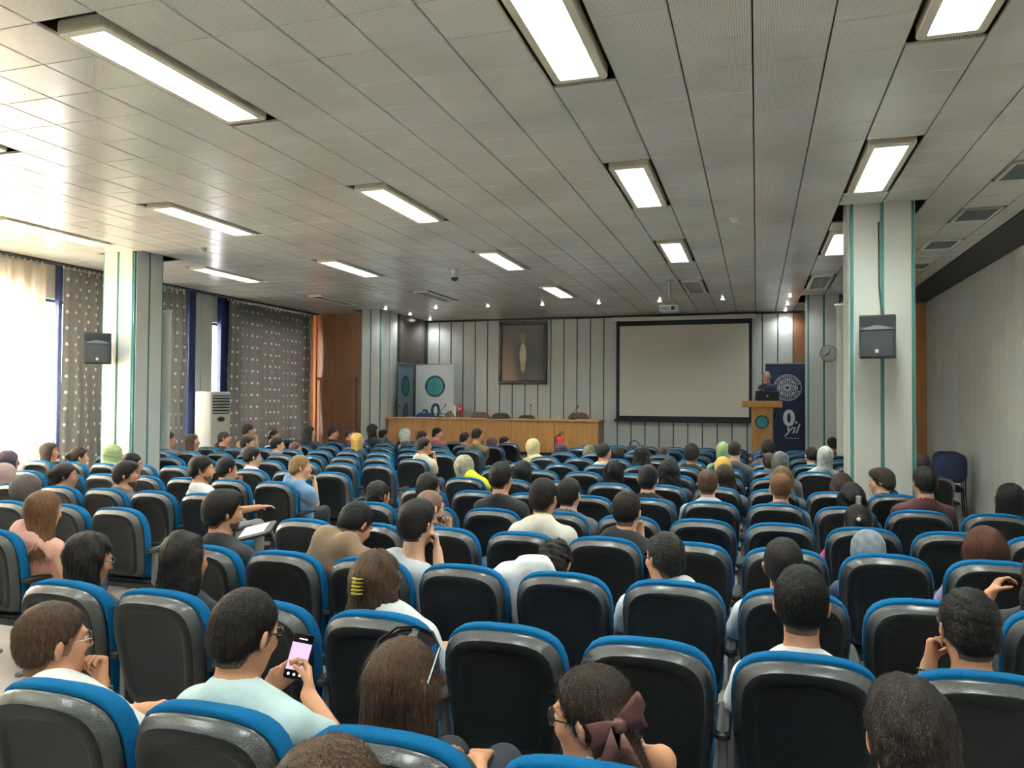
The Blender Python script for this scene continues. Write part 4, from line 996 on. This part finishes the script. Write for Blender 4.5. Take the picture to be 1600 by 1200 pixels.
            F.prim(he((0, -.014, .032), (.086, .106, .099)), .01); F.clip(edge(yl_long), .02); grav = np.array([0, -.03, -1.])
            bw = .085 if hair != 'curlylong' else .105
            if hair in ('pony', 'bun'):
                F.prim(he((0, -.045, -.03), (.074, .07, .07)), .03); F.clip(lambda x, y, z: np.maximum(edge(yl_short)(x, y, z), -9))
                if hair == 'bun':
                    F.prim(he((0, -.125, .015), (.045, .042, .042)), .012)
                else:
                    a = hd(-.05, -.10, .0); F.prim(cap(a, a+np.array([.03, -.03, -.10]), .040, .046), .02); F.prim(cap(a+np.array([.03, -.03, -.10]), a+np.array([.02, .0, -hl]), .046, .018), .02)
            else:
                for q in (-1, -.5, 0, .5, 1):
                    a = hd(q*.062, -.058+.030*abs(q), .01); F.prim(cap(a, a+grav*hl*(1-.10*abs(q))+np.array([q*.028, -.01, 0]), .046, .040*bw/.085), .035)
                for q in (-1, 1):
                    a = hd(q*.070, .002, .02); F.prim(cap(a, hd(q*.082, -.006, -.10)+grav*hl*.45, .024, .026), .02)
                if hair == 'clip': F.prim(he((0, -.105, .01), (.05, .035, .055)), .02)
                F.cut(ell(hd(0, .125, -.03), np.array((.062, .10, .095))*K, Rm))
        G = F.grid((slice(None),)*3); lx, ly, lz = fr(*G); cu = o.get('curl', 0)
        ang = np.arctan2(lx, -(ly+.02*K)+1e-4)
        if hair == 'curlylong' or cu: F.f += (cu or .009)*wob(*G, 95 if cu else 80, sd)+.4*(cu or .009)*wob(*G, 190, sd+3)
        elif long: F.f += .0022*np.sin(ang*26+3*np.sin(lz*14+sd)) + (.004*np.sin(lz*60+5*ang) if hair in ('wavy', 'clip') else 0)
        else: F.f += .0022*wob(*G, 120, sd)+.0012*np.sin(ang*34+lz*40)
    V, Q = F.mesh(); ex = None
    if lv <= 2 and hair != 'scarf' and len(V):
        n = (6500, 3200, 1000)[lv] if hair != 'bald' else 0; sw = (.0020, .0024, .0036)[lv]
        if n:
            if long: ex = strands(V, Q, n, .10 if hair == 'long' else .05, sw, hd(0, -.02, .1) if hair not in ('pony', 'bun') else hd(-.06, -.12, .0), 'down' if hair not in ('pony', 'bun') else 'knot', sd, .12, .02 if hair in ('long', 'pony') else .22)
            else: ex = strands(V, Q, n, (.024 if hair != 'curly' else .02)*(1+20*max(0, th-.01)), sw, hd(0, -.035, .115), 'crown', sd, .55 if hair != 'fade' else .3, .12 if hair != 'curly' else .3)
    to_obj('headscarf' if hair == 'scarf' else 'hair', V, Q, smat or hm, body, ex)
    if hair in ('short', 'fade', 'curly', 'bald') and lv <= 2:
        a = HAIRC[hc]; b = (186, 136, 108); t = .52
        F = Field(H-.17, H+.17, hh)
        for p, k in hd_p[:2]: F.prim(p, k, .0035)
        F.prim(neck[0][0], .03, .003)
        F.clip(lambda x, y, z: edge(([-.2, -.100, -.086, -.04, -.03, .02, .05, .3], [-.3, -.3, -.05, -.026, .022, .046, .072, .36]))(x, y, z), .004)
        F.clip(lambda x, y, z: fr(x, y, z)[2]-(.05 if hair != 'bald' else .12)*K)
        V, Q = F.mesh(); to_obj('hair_fade', V, Q, mat('stubble_'+hc, rgb(*[a[i]*t+b[i]*(1-t) for i in range(3)]), .6, noise=(220, .35)), body)
    if o.get('beard'):
        F = Field(H-.16, H+.16, hh)
        F.prim(he((0, .030, -.045), (.064, .066, .078)), .01); F.prim(he((0, .064, -.096), (.028, .022, .024)), .02)
        F.clip(lambda x, y, z: fr(x, y, z)[2]+.048*K+0*x-.55*np.maximum(0, .03-np.abs(fr(x, y, z)[1]-.0))); F.clip(lambda x, y, z: .004-fr(x, y, z)[1])
        F.cut(he((0, .10, -.062), (.030, .035, .016)))
        a = HAIRC[hc]; V, Q = F.mesh(); to_obj('beard', V, Q, mat('beard_'+hc, rgb(*[a[i]*.66+(186, 136, 108)[i]*.34 for i in range(3)]), .7, noise=(160, .3)), body)
    if lv <= 2 and hair != 'scarf':
        for q in (-1, 1): MB().tube([hd(q*.014, .0925, .026), hd(q*.032, .091, .031), hd(q*.048, .078, .026)], [.0032, .0036, .002], 5).build('eyebrow', hm or SKIN[0], body)
    if o.get('glasses'):
        gm = M_FRAME if o['glasses'] == 2 else M_WIRE; gl = MB(); rr = .0022 if o['glasses'] == 2 else .0015
        for q in (-1, 1):
            pts = [hd(q*.034+.025*math.cos(t), .104-.012*abs(math.cos(t)*.5+q*.5), .006+.020*math.sin(t)) for t in np.linspace(0, 2*math.pi, 15)[:-1]]
            gl.tube(pts, rr*K, 5, closed=True)
            gl.tube([hd(q*.059, .092, .010), hd(q*.080, .03, .010), hd(q*.082, -.012, .004), hd(q*.080, -.028, -.016)], rr*K, 5)
        gl.tube([hd(-.010, .107, .008), hd(0, .110, .011), hd(.010, .107, .008)], rr*K, 5)
        go = gl.build('glasses', gm, body)
        if lv <= 1:
            for q in (-1, 1):
                a = [hd(q*.034+.024*math.cos(t), .104-.012*abs(math.cos(t)*.5+q*.5), .006+.019*math.sin(t)) for t in np.linspace(0, 2*math.pi, 13)[:-1]]
                MB().add(a, [tuple(range(12))]).build('lens', M_LENS, go)
    if o.get('sung'):
        sg_ = MB()
        sg_.tube([hd(-.094, -.05, .035), hd(-.094, .02, .105), hd(-.055, .050, .136), hd(0, .056, .144), hd(.055, .050, .136), hd(.094, .02, .105), hd(.098, -.05, .030)], .0044, 6)
        so = sg_.build('sunglasses', M_FRAME, body)
        for q in (-1, 1):
            a = [hd(q*.040+.032*math.cos(t), .050-.012*abs(math.cos(t)*.6+q*.5)+.016*math.sin(t), .130+.013*math.sin(t)-.016*abs(math.cos(t)*.6+q*.5)) for t in np.linspace(0, 2*math.pi, 13)[:-1]]
            MB().add(a, [tuple(range(12))]).build('lens', mat('dark_lens', rgb(30, 28, 30), .05), so)
    if o.get('bow'):
        bm = mat('brown_satin', rgb(98, 62, 58), .35, noise=(20, .15)); a = hd(-.088, -.116, .022); X = Rm[:, 0]; Z = np.array([0, 0, 1.]); B = -Rm[:, 1]; m = MB()
        side_v = np.array([.74, -.10, .60]); side_v /= np.linalg.norm(side_v); upv = np.array([-.25, -.05, .96])
        for q, L_ in ((1, .082), (-1, .088)):
            rows_ = []
            for i in range(6):
                u = i/5; c0 = a+side_v*q*L_*u*(1.0); hw = .010+.034*u**.8; th_ = .012*math.sin(math.pi*u)+.003
                rows_.append([c0+upv*hw+B*th_, c0+upv*hw*.3+B*(th_+.010), c0-upv*hw*.3+B*(th_-.004), c0-upv*hw+B*th_, c0-upv*hw-B*.004, c0-upv*hw*.3-B*.004, c0+upv*hw*.3+B*.004, c0+upv*hw-B*.004])
            loft(m, rows_)
        for dx in (-.02, .05):
            loft(m, [[a+np.array([dx*u*1.6+e*(.012+.02*u), -.012-f_*.003, -.17*u]) for e, f_ in ((-1, 1), (1, 1), (1, -1), (-1, -1))] for u in (0, .33, .66, 1)])
        m.build('bow', bm, body, True)
        MB().lathe([(.001, -.02), (.016, -.014), (.018, 0), (.016, .014), (.001, .02)], tuple(a+B*.008), 12).build('bow_knot', bm, body, True)
    if hair == 'clip':
        cm_ = mat('yellow_clip', rgb(178, 160, 52), .3) if not o.get('pale') else mat('pale_ruffle', rgb(200, 196, 184), .7); a = hd(.012 if not o.get('pale') else .03, -.146, -.005); m = MB()
        for k in range(5):
            z = -.03+.015*k; m.tube([a+Rm@np.array([-.022, .02, z]), a+Rm@np.array([-.014, -.006, z]), a+Rm@np.array([0, -.014, z]), a+Rm@np.array([.014, -.006, z]), a+Rm@np.array([.022, .02, z])], [.003, .005, .007, .005, .003], 6)
        m.build('hair_clip', cm_, body, True)
    if o.get('ball'): MB().lathe([(.001, -.014), (.010, -.010), (.014, 0), (.010, .010), (.001, .014)], tuple(hd(-.02, -.165, .03)), 12).build('hair_ball', M_WHITE, body, True)
    if o.get('earring'): MB().lathe([(.001, -.004), (.0045, 0), (.001, .004)], tuple(hd(-.082, .0, -.034)), 10).build('earring', M_STEEL, body, True)
    for q in (0, 1):
        S, E, Wr = SL[q]; dd = (Wr-E)/np.linalg.norm(Wr-E); a1 = np.cross(dd, [0, 0, 1.]); a1 /= np.linalg.norm(a1); a2 = np.cross(dd, a1)
        if (o.get('watch') and q == 1) or (o.get('bracelet') and q == 0):
            c0 = Wr-dd*.022; R_ = .033; ringp = [c0+(a1*math.cos(t)+a2*math.sin(t))*R_ for t in np.linspace(0, 2*math.pi, 19)[:-1]]
            if o.get('watch'):
                wt = MB()
                for dd_ in (-.008, 0, .008): wt.tube([p+dd*dd_ for p in ringp], .0045, 6, closed=True)
                wo = wt.build('watch', M_BLACK, body); MB().lathe([(.017, -.004), (.017, .004)], tuple(c0-a1*R_*.2+a2*R_*1.05), 14).build('watch_case', M_STEEL, wo)
            else:
                bd = MB()
                for p in ringp: bd.lathe([(.001, -.005), (.0048, 0), (.001, .005)], tuple(p), 6)
                bd.build('bracelet', mat('dark_beads', rgb(52, 34, 28), .3), body, True)
    return body

PH_C = np.array((-1.515, 2.345, .905))
PEOPLE = [
 (-1, -0.385, -0.617, 1.04, 1.291, 'person whose brown hair crown peeks up at the bottom edge, lowest in the crowd', 'short', 'brown', 'gray', 's', 1, {}),
 (0, -2.02, -2.278, 2.04, 1.109, 'man in white T-shirt and glasses resting chin on fist with a black watch', 'fade', 'brown', 'white', 's', 1, {'yaw': 14, 'arms': 'chin_r', 'glasses': 1, 'watch': 1, 'pitch': 2}),
 (0, -1.475, -1.51, 2.04, 1.213, 'man in pale mint T-shirt and dark glasses holding up a phone', 'short', 'dark', 'mint', 's', 1, {'yaw': 2, 'pitch': 12, 'arms': 'phone', 'glasses': 2}),
 (0, -0.93, -0.97, 2.04, 1.12, 'woman with long straight brown hair and sunglasses pushed up on her head', 'long', 'brown', 'black', 's', 1, {'pitch': 3, 'hl': 0.42, 'sung': 1, 'w': 0.9}),
 (0, -0.385, -0.419, 2.04, 1.1, 'woman with dark ponytail tied in a brown satin bow, glasses, looking left', 'pony', 'dbrown', 'cream', 'n', 1, {'ay': -74, 'pitch': 8, 'glasses': 2, 'bow': 1, 'w': 0.92, 'arms': 'elbowup_r', 'tt': 0.0, 'noff': (0.03, -0.03, -0.185)}),
 (0, 0.16, 0.344, 2.04, 1.144, 'dark brown tousled head of the person nearest the lower right corner', 'short', 'tousle', 'black', 's', 1, {'pitch': 6, 'yaw': -6, 'thick': 0.018, 'curl': 0.0045}),
 (1, 0.16, 0.157, 3.05, 1.195, 'man with black undercut hair, small earring and white T-shirt, seen from behind', 'fade', 'black', 'white', 's', 1, {'yaw': 3, 'thick': 0.016, 'earring': 1, 'noff': (0, -0.045, -0.235)}),
 (1, 0.705, 0.7, 3.05, 1.161, 'man with tousled dark hair and glasses leaning cheek on hand with beaded bracelet', 'curly', 'dark', 'black', 's', 1, {'yaw': -8, 'glasses': 2, 'arms': 'cheek_l', 'bracelet': 1, 'curl': 0.004, 'noff': (0, -0.045, -0.235)}),
 (1, -1.475, -1.583, 3.05, 1.149, 'woman with brown wavy hair pinned by a yellow claw clip, white shirt', 'clip', 'brown', 'white', 's', 1, {'hl': 0.26, 'w': 0.9, 'pitch': 6, 'yaw': 4, 'glasses': 2, 'noff': (0.06, -0.03, -0.165)}),
 (1, -3.11, -3.187, 3.05, 1.129, 'woman with dark hair and thin glasses in profile at the left, behind the chin-resting man', 'wavy', 'dark', 'black', 'n', 1, {'ay': 24, 'pitch': 14, 'glasses': 1, 'hl': 0.3, 'w': 0.88}),
 (1, -2.565, -2.604, 3.05, 1.169, 'woman with very long dark curly hair covering her back', 'curlylong', 'dark', 'black', 'l', 1, {'hl': 0.42, 'w': 0.9}),
 (2, -4.8, -4.569, 4.0, 1.177, 'woman with long light-brown hair and sleeveless pink top near the left edge', 'long', 'lbrown', 'pink', 'n', 0, {'ay': 8, 'hl': 0.3, 'w': 0.9, 'arms': 'elbow_r', 'pitch': 8}),
 (2, -2.565, -2.297, 4.14, 1.187, 'man in brown polo shirt with bowed head and close-cropped black hair', 'fade', 'black', 'brownpolo', 's', 1, {'pitch': 34, 'fwd': 0.14, 'yaw': 10}),
 (2, -2.02, -1.83, 4.0, 1.24, 'man in pale gray T-shirt with long neck, thick dark hair and hand on cheek', 'short', 'dark', 'palegray', 's', 0, {'arms': 'cheek_r', 'yaw': 4, 'thick': 0.014, 'noff': (0, -0.05, -0.27)}),
 (2, -3.11, -3.133, 4.0, 1.237, 'bearded man in black shirt with voluminous dark hair beside the curly-haired woman', 'short', 'dark', 'black', 's', 1, {'yaw': 14, 'beard': 1, 'thick': 0.02}),
 (2, -0.93, -1.061, 4.12, 1.04, 'person with dark curly mop bent low behind seat back, white shirt', 'curly', 'dark', 'white', 's', 1, {'pitch': 26, 'fwd': 0.12, 'curl': 0.012, 'noff': (-0.2, -0.16, -0.06)}),
 (2, -0.385, -0.45, 4.0, 1.139, 'man with dark-rimmed glasses looking left, textured dark hair, white shirt', 'curly', 'dark', 'white', 's', 1, {'ay': -42, 'glasses': 2, 'curl': 0.005}),
 (2, 0.16, 0.124, 4.0, 1.144, 'man with rounded dark hair in white shirt just behind the undercut man', 'short', 'dark', 'white', 's', 1, {}),
 (2, 1.25, 1.241, 4.0, 1.191, 'person in black at the right edge raising a bare forearm with hair tie', 'wavy', 'dark', 'black', 's', 1, {'hl': 0.2, 'arms': 'raise_l'}),
 (3, 0.705, 0.636, 5.07, 1.04, 'person in mottled gray-blue headscarf and denim sleeve, low behind seat back', 'scarf', 'graymix', 'denim', 'l', 1, {'w': 0.9, 'pitch': 8}),
 (3, 1.25, 1.25, 5.07, 1.101, 'woman with straight auburn-brown hair and lilac top near right edge', 'long', 'auburn', 'lilac', 's', 0, {'hl': 0.26, 'w': 0.9, 'pitch': 6}),
 (5, -4.8, -4.625, 7.14, 1.208, 'fair-haired man in light-blue T-shirt resting mouth on fist beside the aisle', 'short', 'blond', 'lblue', 's', 0, {'yaw': 26, 'arms': 'chin_r'}),
 (4, -4.8, -4.988, 6.05, 1.269, 'bearded man in white T-shirt turned right, arm on the armrest', 'short', 'dark', 'white', 's', 1, {'yaw': 26, 'beard': 1, 'arms': 'rest_r'}),
 (3, -2.02, -2.221, 5.07, 1.172, 'balding man with shaved crown, dark beard and black shirt, hand at face', 'bald', 'dark', 'black', 's', 0, {'yaw': 18, 'beard': 1, 'arms': 'chin_r', 'glasses': 2}),
 (4, -2.565, -2.663, 6.05, 1.187, 'person with plain dark hair directly behind the balding man', 'short', 'dark', 'gray', 's', 1, {}),
 (4, -3.11, -3.135, 6.05, 1.098, 'person with dark curly crown between the fair-haired man and the balding man', 'curly', 'dark', 'gray', 's', 1, {'curl': 0.008}),
 (4, -2.02, -2.009, 6.05, 1.299, 'man with dark hair and black T-shirt, shoulders above the seat in middle block', 'short', 'dark', 'black', 's', 1, {'yaw': 2}),
 (3, -1.475, -1.38, 5.07, 1.281, 'man in white collared shirt with dark hair, shoulders wide above seat', 'short', 'dark', 'ivory', 's', 1, {'yaw': 3, 'collar': 1}),
 (4, -1.475, -1.433, 6.05, 1.188, 'man with short dark hair beside the white collared shirt', 'short', 'dark', 'gray', 's', 0, {'yaw': 4}),
 (3, -0.93, -0.812, 5.07, 1.217, 'man in black T-shirt with short dark hair, hand raised at chin', 'fade', 'dark', 'black', 's', 0, {'yaw': 5, 'arms': 'chin_r'}),
 (5, -0.93, -0.95, 7.14, 1.222, 'man with full black hair and dark top, bare nape visible', 'short', 'black', 'black', 's', 0, {}),
 (6, -0.93, -0.879, 8.27, 1.205, 'person with loose black curls beside the full black-haired man', 'curlylong', 'black', 'black', 'l', 1, {'hl': 0.2}),
 (5, -0.385, -0.419, 7.14, 1.199, 'man with short brown hair and pale striped T-shirt', 'short', 'brown', 'stripe', 's', 0, {'yaw': 0}),
 (7, -0.385, -0.378, 9.45, 1.154, 'person in mustard-yellow headscarf', 'scarf', 'mustard', 'black', 'l', 1, {'w': 0.9}),
 (6, -0.385, -0.318, 8.27, 1.162, 'person with long dark brown hair in front of the mustard headscarf', 'long', 'dbrown', 'gray', 'l', 1, {'hl': 0.28}),
 (8, -0.385, -0.276, 10.53, 1.294, 'man with short dark hair and faded sides beside green headscarf', 'fade', 'dark', 'gray', 's', 0, {}),
 (9, -0.385, -0.467, 11.66, 1.217, 'person in sage-green headscarf', 'scarf', 'green', 'green', 'l', 1, {}),
 (8, -2.02, -2.008, 10.53, 1.229, 'man with dark hair and bare broad nape, turned slightly right', 'short', 'dark', 'cream', 'n', 1, {'yaw': 14}),
 (6, -1.475, -1.465, 8.27, 1.168, 'woman with long straight black hair in the middle of the hall', 'long', 'black', 'black', 'l', 1, {'hl': 0.3}),
 (6, -2.565, -2.489, 8.27, 1.137, 'woman with dark hair and black top left of the collared-shirt man', 'long', 'black', 'black', 'l', 1, {'hl': 0.28}),
 (6, -3.11, -3.188, 8.27, 1.175, 'woman in beige-gray patterned headscarf and yellow and white top', 'scarf', 'beige', 'yellow', 'l', 1, {'w': 0.9, 'yaw': 8, 'arms': 'rest_r', 'noff': (0.06, -0.02, -0.12)}),
 (8, -4.8, -4.713, 10.53, 1.252, 'man in cream T-shirt with fist raised to chin beside the aisle', 'short', 'dark', 'cream', 's', 1, {'yaw': 10, 'arms': 'chin_r'}),
 (5, 0.16, 0.2, 7.14, 1.186, 'man with close-cropped light brown hair and protruding ears, right of the middle gap', 'fade', 'lbrown', 'gray', 's', 0, {}),
 (6, 0.16, 0.244, 8.27, 1.16, 'woman with long dark-blond hair behind the close-cropped man', 'long', 'dblond', 'gray', 'l', 0, {'hl': 0.3}),
 (7, 0.16, 0.258, 9.45, 1.231, 'person in gray checked headscarf', 'scarf', 'gray', 'gray', 'l', 1, {}),
 (9, 0.16, 0.154, 11.66, 1.268, 'person with dark cap-like hair in front of the lectern', 'short', 'black', 'dkbrown', 'l', 1, {'thick': 0.02}),
 (8, 0.16, 0.155, 10.53, 1.154, 'person with short brown hair low behind seats near lectern', 'short', 'dbrown', 'dkbrown', 'l', 1, {}),
 (6, 1.25, 1.159, 8.27, 1.165, 'young man with dark brown fringe in left profile before the right column', 'short', 'dbrown', 'navy', 's', 0, {'ay': -68, 'pitch': 8, 'thick': 0.018, 'leg': 0.17, 'hipy': 0.36}),
 (5, 1.25, 1.325, 7.14, 1.283, 'man with smooth black hair and dark maroon collar near right wall', 'short', 'black', 'maroon', 's', 1, {'yaw': -6}),
 (5, 2.0, 1.944, 7.14, 1.169, 'woman with black hair and dark top at the far right by the wall', 'long', 'black', 'black', 'l', 1, {'hl': 0.25}),
 (6, 0.705, 0.801, 8.27, 1.115, 'woman with dark brown shoulder-length hair left of the right column', 'wavy', 'dbrown', 'gray', 'l', 1, {'hl': 0.2, 'leg': 0.17, 'hipy': 0.36}),
 (5, 0.705, 0.767, 7.14, 1.129, 'woman with black hair held by a pale ruffled clip', 'clip', 'black', 'black', 'l', 1, {'hl': 0.16, 'pale': 1}),
 (4, 0.705, 0.692, 6.05, 1.073, 'woman with dark hair and small white hair ball, pink top', 'bun', 'dark', 'hotpink', 's', 1, {'pitch': 8, 'ball': 1}),
 (8, 0.705, 0.825, 10.53, 1.245, 'person in light gray headscarf left of the right column', 'scarf', 'lgray', 'lgray', 'l', 1, {}),
 (9, 0.705, 0.737, 11.66, 1.181, 'man with cropped hair and green shirt beside light gray headscarf', 'fade', 'dark', 'green2', 's', 0, {'yaw': -10}),
 (11, 1.25, 1.214, 14.07, 1.224, 'man with black hair near the wall clock, furthest on the right', 'short', 'black', 'navy', 's', 1, {}),
 (4, -5.93, -5.876, 6.05, 1.182, 'bearded young man looking right with quiff of dark hair', 'short', 'dark', 'gray', 's', 1, {'ay': 50, 'beard': 1, 'thick': 0.016}),
 (4, -6.495, -6.641, 6.05, 1.146, 'smiling woman with dark hair tied back, turned right', 'bun', 'dark', 'black', 'l', 1, {'ay': 42, 'w': 0.9}),
 (4, -7.625, -7.454, 6.05, 1.114, 'person in dusty pink headscarf at the left edge', 'scarf', 'pinkgray', 'pinkgray', 'l', 1, {'w': 0.9}),
 (5, -8.755, -8.739, 7.14, 1.149, 'person in dark plum headscarf at the left edge by the bright window', 'scarf', 'plum', 'plum', 'l', 1, {'w': 0.9}),
 (3, -5.93, -5.974, 5.07, 1.14, 'person in dark taupe headscarf behind the pink-topped woman', 'scarf', 'taupe', 'taupe', 'l', 1, {'w': 0.9}),
 (5, -7.06, -6.854, 7.14, 1.169, 'person with black hair behind the bearded young man', 'short', 'black', 'black', 's', 1, {'yaw': 14}),
 (6, -9.32, -9.371, 8.27, 1.181, 'woman with long dark hair before the bright curtain', 'long', 'dbrown', 'black', 'l', 1, {'hl': 0.24}),
 (6, -8.755, -8.846, 8.27, 1.123, 'woman with dark hair in a low side bun before the curtain', 'bun', 'dbrown', 'black', 'l', 1, {'ay': 30, 'leg': 0.17, 'hipy': 0.36}),
 (6, -8.19, -8.253, 8.27, 1.172, 'person in pale green headscarf in front of the left column', 'scarf', 'pgreen', 'pgreen', 'l', 1, {'leg': 0.17, 'hipy': 0.36}),
 (5, -5.365, -5.556, 7.14, 1.161, 'man with black cropped hair, chin propped on hand, behind white T-shirt man', 'short', 'black', 'gray', 's', 1, {'ay': 25, 'arms': 'chin_r'}),
 (6, -5.93, -6.054, 8.27, 1.2, 'man with neat black hair and white shirt in the window block', 'fade', 'black', 'white', 's', 0, {'yaw': 6}),
 (8, -9.32, -9.358, 10.53, 1.252, 'man in profile with dark hair beside the left column edge', 'short', 'black', 'gray', 's', 1, {'ay': 24}),
 (8, -8.755, -8.879, 10.53, 1.219, 'woman with dark brown bobbed hair near the air conditioner', 'wavy', 'dbrown', 'black', 'l', 1, {'hl': 0.16}),
 (9, -9.32, -9.136, 11.66, 1.204, 'man with black hair below the air conditioner', 'short', 'black', 'black', 's', 1, {}),
 (8, -7.625, -7.808, 10.53, 1.209, 'man with black hair before the gray dotted curtain', 'short', 'black', 'gray', 's', 1, {'yaw': 4}),
 (9, -8.755, -8.636, 11.66, 1.362, 'person with raised hands behind head near the curtain', 'short', 'dark', 'tan', 's', 1, {'ay': 30, 'arms': 'chin_r'}),
 (10, -8.755, -8.924, 12.84, 1.215, 'person with short black hair by the dotted curtain, small and far', 'short', 'black', 'gray', 's', 1, {}),
 (8, -7.06, -7.246, 10.53, 1.2, 'man with glasses and short dark hair in right profile', 'fade', 'black', 'gray', 's', 0, {'ay': 45, 'glasses': 2}),
 (10, -8.19, -8.129, 12.84, 1.29, 'woman with dark wavy hair in right profile at the curtain end', 'wavy', 'dark', 'black', 'l', 0, {'ay': 48, 'hl': 0.22}),
 (9, -7.625, -7.659, 11.66, 1.054, 'person with reddish brown crown low behind seats of the window block', 'short', 'auburn', 'gray', 's', 1, {}),
 (11, -8.19, -8.347, 14.07, 1.224, 'person with black hair in front of the wooden partition', 'short', 'black', 'black', 's', 1, {}),
 (11, -7.625, -7.959, 14.07, 1.217, 'person with dark hair and reddish top by the wooden partition', 'short', 'dark', 'maroon', 's', 1, {}),
 (9, -6.495, -6.448, 11.66, 1.233, 'woman with long golden blond hair', 'long', 'gold', 'black', 'l', 0, {'hl': 0.3}),
 (11, -7.06, -7.433, 14.07, 1.304, 'person in black headscarf in front of the far left column', 'scarf', 'black', 'black', 'l', 1, {}),
 (12, -7.625, -7.688, 15.05, 1.163, 'man in right profile with short black beard beside the black headscarf', 'fade', 'black', 'gray', 's', 1, {'ay': 55, 'beard': 1}),
 (11, -6.495, -6.704, 14.07, 1.226, 'person in white headscarf with black streaks', 'scarf', 'whiteblack', 'gray', 'l', 1, {}),
 (10, -5.93, -5.774, 12.84, 1.247, 'man with dark hair behind the cream T-shirt man', 'short', 'dark', 'gray', 's', 1, {}),
 (11, -5.93, -6.01, 14.07, 1.263, 'man with black hair and burgundy shirt before the desk', 'short', 'black', 'burgundy', 'l', 1, {'yaw': 8}),
 (11, -5.365, -5.427, 14.07, 1.186, 'man with brown-black hair looking right before the desk', 'short', 'dark', 'navy', 's', 1, {'ay': 35}),
 (10, -4.8, -4.723, 12.84, 1.312, 'man in dark olive jacket with raised hand before the desk', 'fade', 'black', 'olive', 'l', 1, {'ay': 24, 'arms': 'chin_r'}),
 (11, -4.8, -4.858, 14.07, 1.098, 'person in dark brown headscarf before the desk', 'scarf', 'dkbrown', 'dkbrown', 'l', 1, {}),
 (12, -4.8, -4.932, 15.05, 1.067, 'person with black hair low before the desk', 'short', 'black', 'black', 's', 1, {}),
 (9, -3.11, -3.344, 11.66, 1.202, 'person in cream yellow headscarf', 'scarf', 'creamy', 'creamy', 'l', 1, {}),
 (10, -3.11, -3.18, 12.84, 1.076, 'person in dark purple headscarf by the fire extinguisher', 'scarf', 'plum', 'plum', 'l', 1, {}),
 (10, -2.565, -2.69, 12.84, 1.055, 'person in olive patterned headscarf right of the desk', 'scarf', 'camo', 'olive', 'l', 1, {}),
 (9, -2.02, -2.007, 11.66, 1.114, 'woman with long black hair right of the broad-naped man', 'long', 'black', 'black', 'l', 1, {'hl': 0.24}),
 (8, -1.475, -1.48, 10.53, 1.206, 'woman with dark curly hair below the projection screen', 'curlylong', 'dark', 'black', 'l', 1, {'hl': 0.2}),
 (10, -1.475, -1.459, 12.84, 1.063, 'person with brown hair low below the projection screen', 'short', 'dbrown', 'gray', 's', 1, {}),
 (8, -0.93, -0.826, 10.53, 1.23, 'person with full black hair below the screen, no seat gap beside', 'short', 'black', 'black', 'l', 1, {'thick': 0.03}),
 (8, 2.0, 1.926, 10.53, 1.194, 'person with dark brown hair just right of the right column', 'short', 'dbrown', 'gray', 'l', 1, {}),
]

for i, a in enumerate(PEOPLE): person(i, *a)
sp = person(200, 8, .17, .19, 16.72, 1.85, 'bald speaker in dark uniform with patches standing behind the lectern', 'bald', 'gray', 'navy', 'l', 1, dict(ay=176, pitch=12, noff=(0, .03, -.165), w=1.15), standing=16.74)
sp.location.z = ZS
for x, z, c, n in ((-.135, 1.445, (206, 120, 120), 'shoulder_patch'), (.165, 1.44, (90, 170, 150), 'shoulder_patch'), (-.01, 1.425, (176, 120, 84), 'chest_badge')):
    MB().box(x-.03, x+.03, -.105, -.07, z-.022, z+.022, .006).build(n, mat(n+str(c[0]), rgb(*c), .7), sp)
# phone in the hands of the man in mint
r = thing('phone', 'smartphone with glowing pinkish white screen held up by the man in mint', 'phone', tuple(PH_C), 0)
r.rotation_euler = (math.radians(-24), math.radians(10), math.radians(16))
ph = MB(); loft(ph, [[(a, y, b) for a, b in rrect(.074-2*i, .152-2*i, .011)] for i, y in ((.001, -.004), (0, -.003), (0, .003), (.001, .004))]); ph.build('phone_body', M_BLACK, r)
MB().box(-.034, .034, -.0047, -.0041, -.073, .073).build('screen', mat('screen_black', rgb(16, 14, 18), .1), r)
MB().box(-.034, .034, -.0052, -.0047, -.046, .044).build('camera_view', mat('camera_view', rgb(120, 100, 124), .2, emit=(.95, .70, .98, .30)), r)
k = MB()
for x in (-.02, 0, .02): k.lathe([(.0045, -.0053), (.0045, -.0047)], (x, 0, -.060), 10, 'y')
k.box(-.014, .014, -.0053, -.0047, .056, .059).build('screen_icons', mat('icon_white', rgb(235, 235, 240), .3, emit=(1, 1, 1, .8)), r)

r = thing('writing_tablet', 'dark folding writing tablet with white paper beside the bearded man in black', 'tablet', (-3.60, 4.98, .80), math.radians(20))
r.rotation_euler = (math.radians(10), math.radians(-14), math.radians(20))
MB().prism([(a, b) for a, b in rrect(.26, .30, .05)], -.008, .008, 'z').build('board', M_BLACK, r)
MB().prism([(a-.02, b+.02) for a, b in rrect(.19, .22, .004)], .008, .0095, 'z').build('paper_sheet', M_WHITE, r)
MB().tube([(.10, 0, -.008), (.13, .0, -.20), (.10, .10, -.80)], .012, 8).build('support_arm', M_LEG, r)
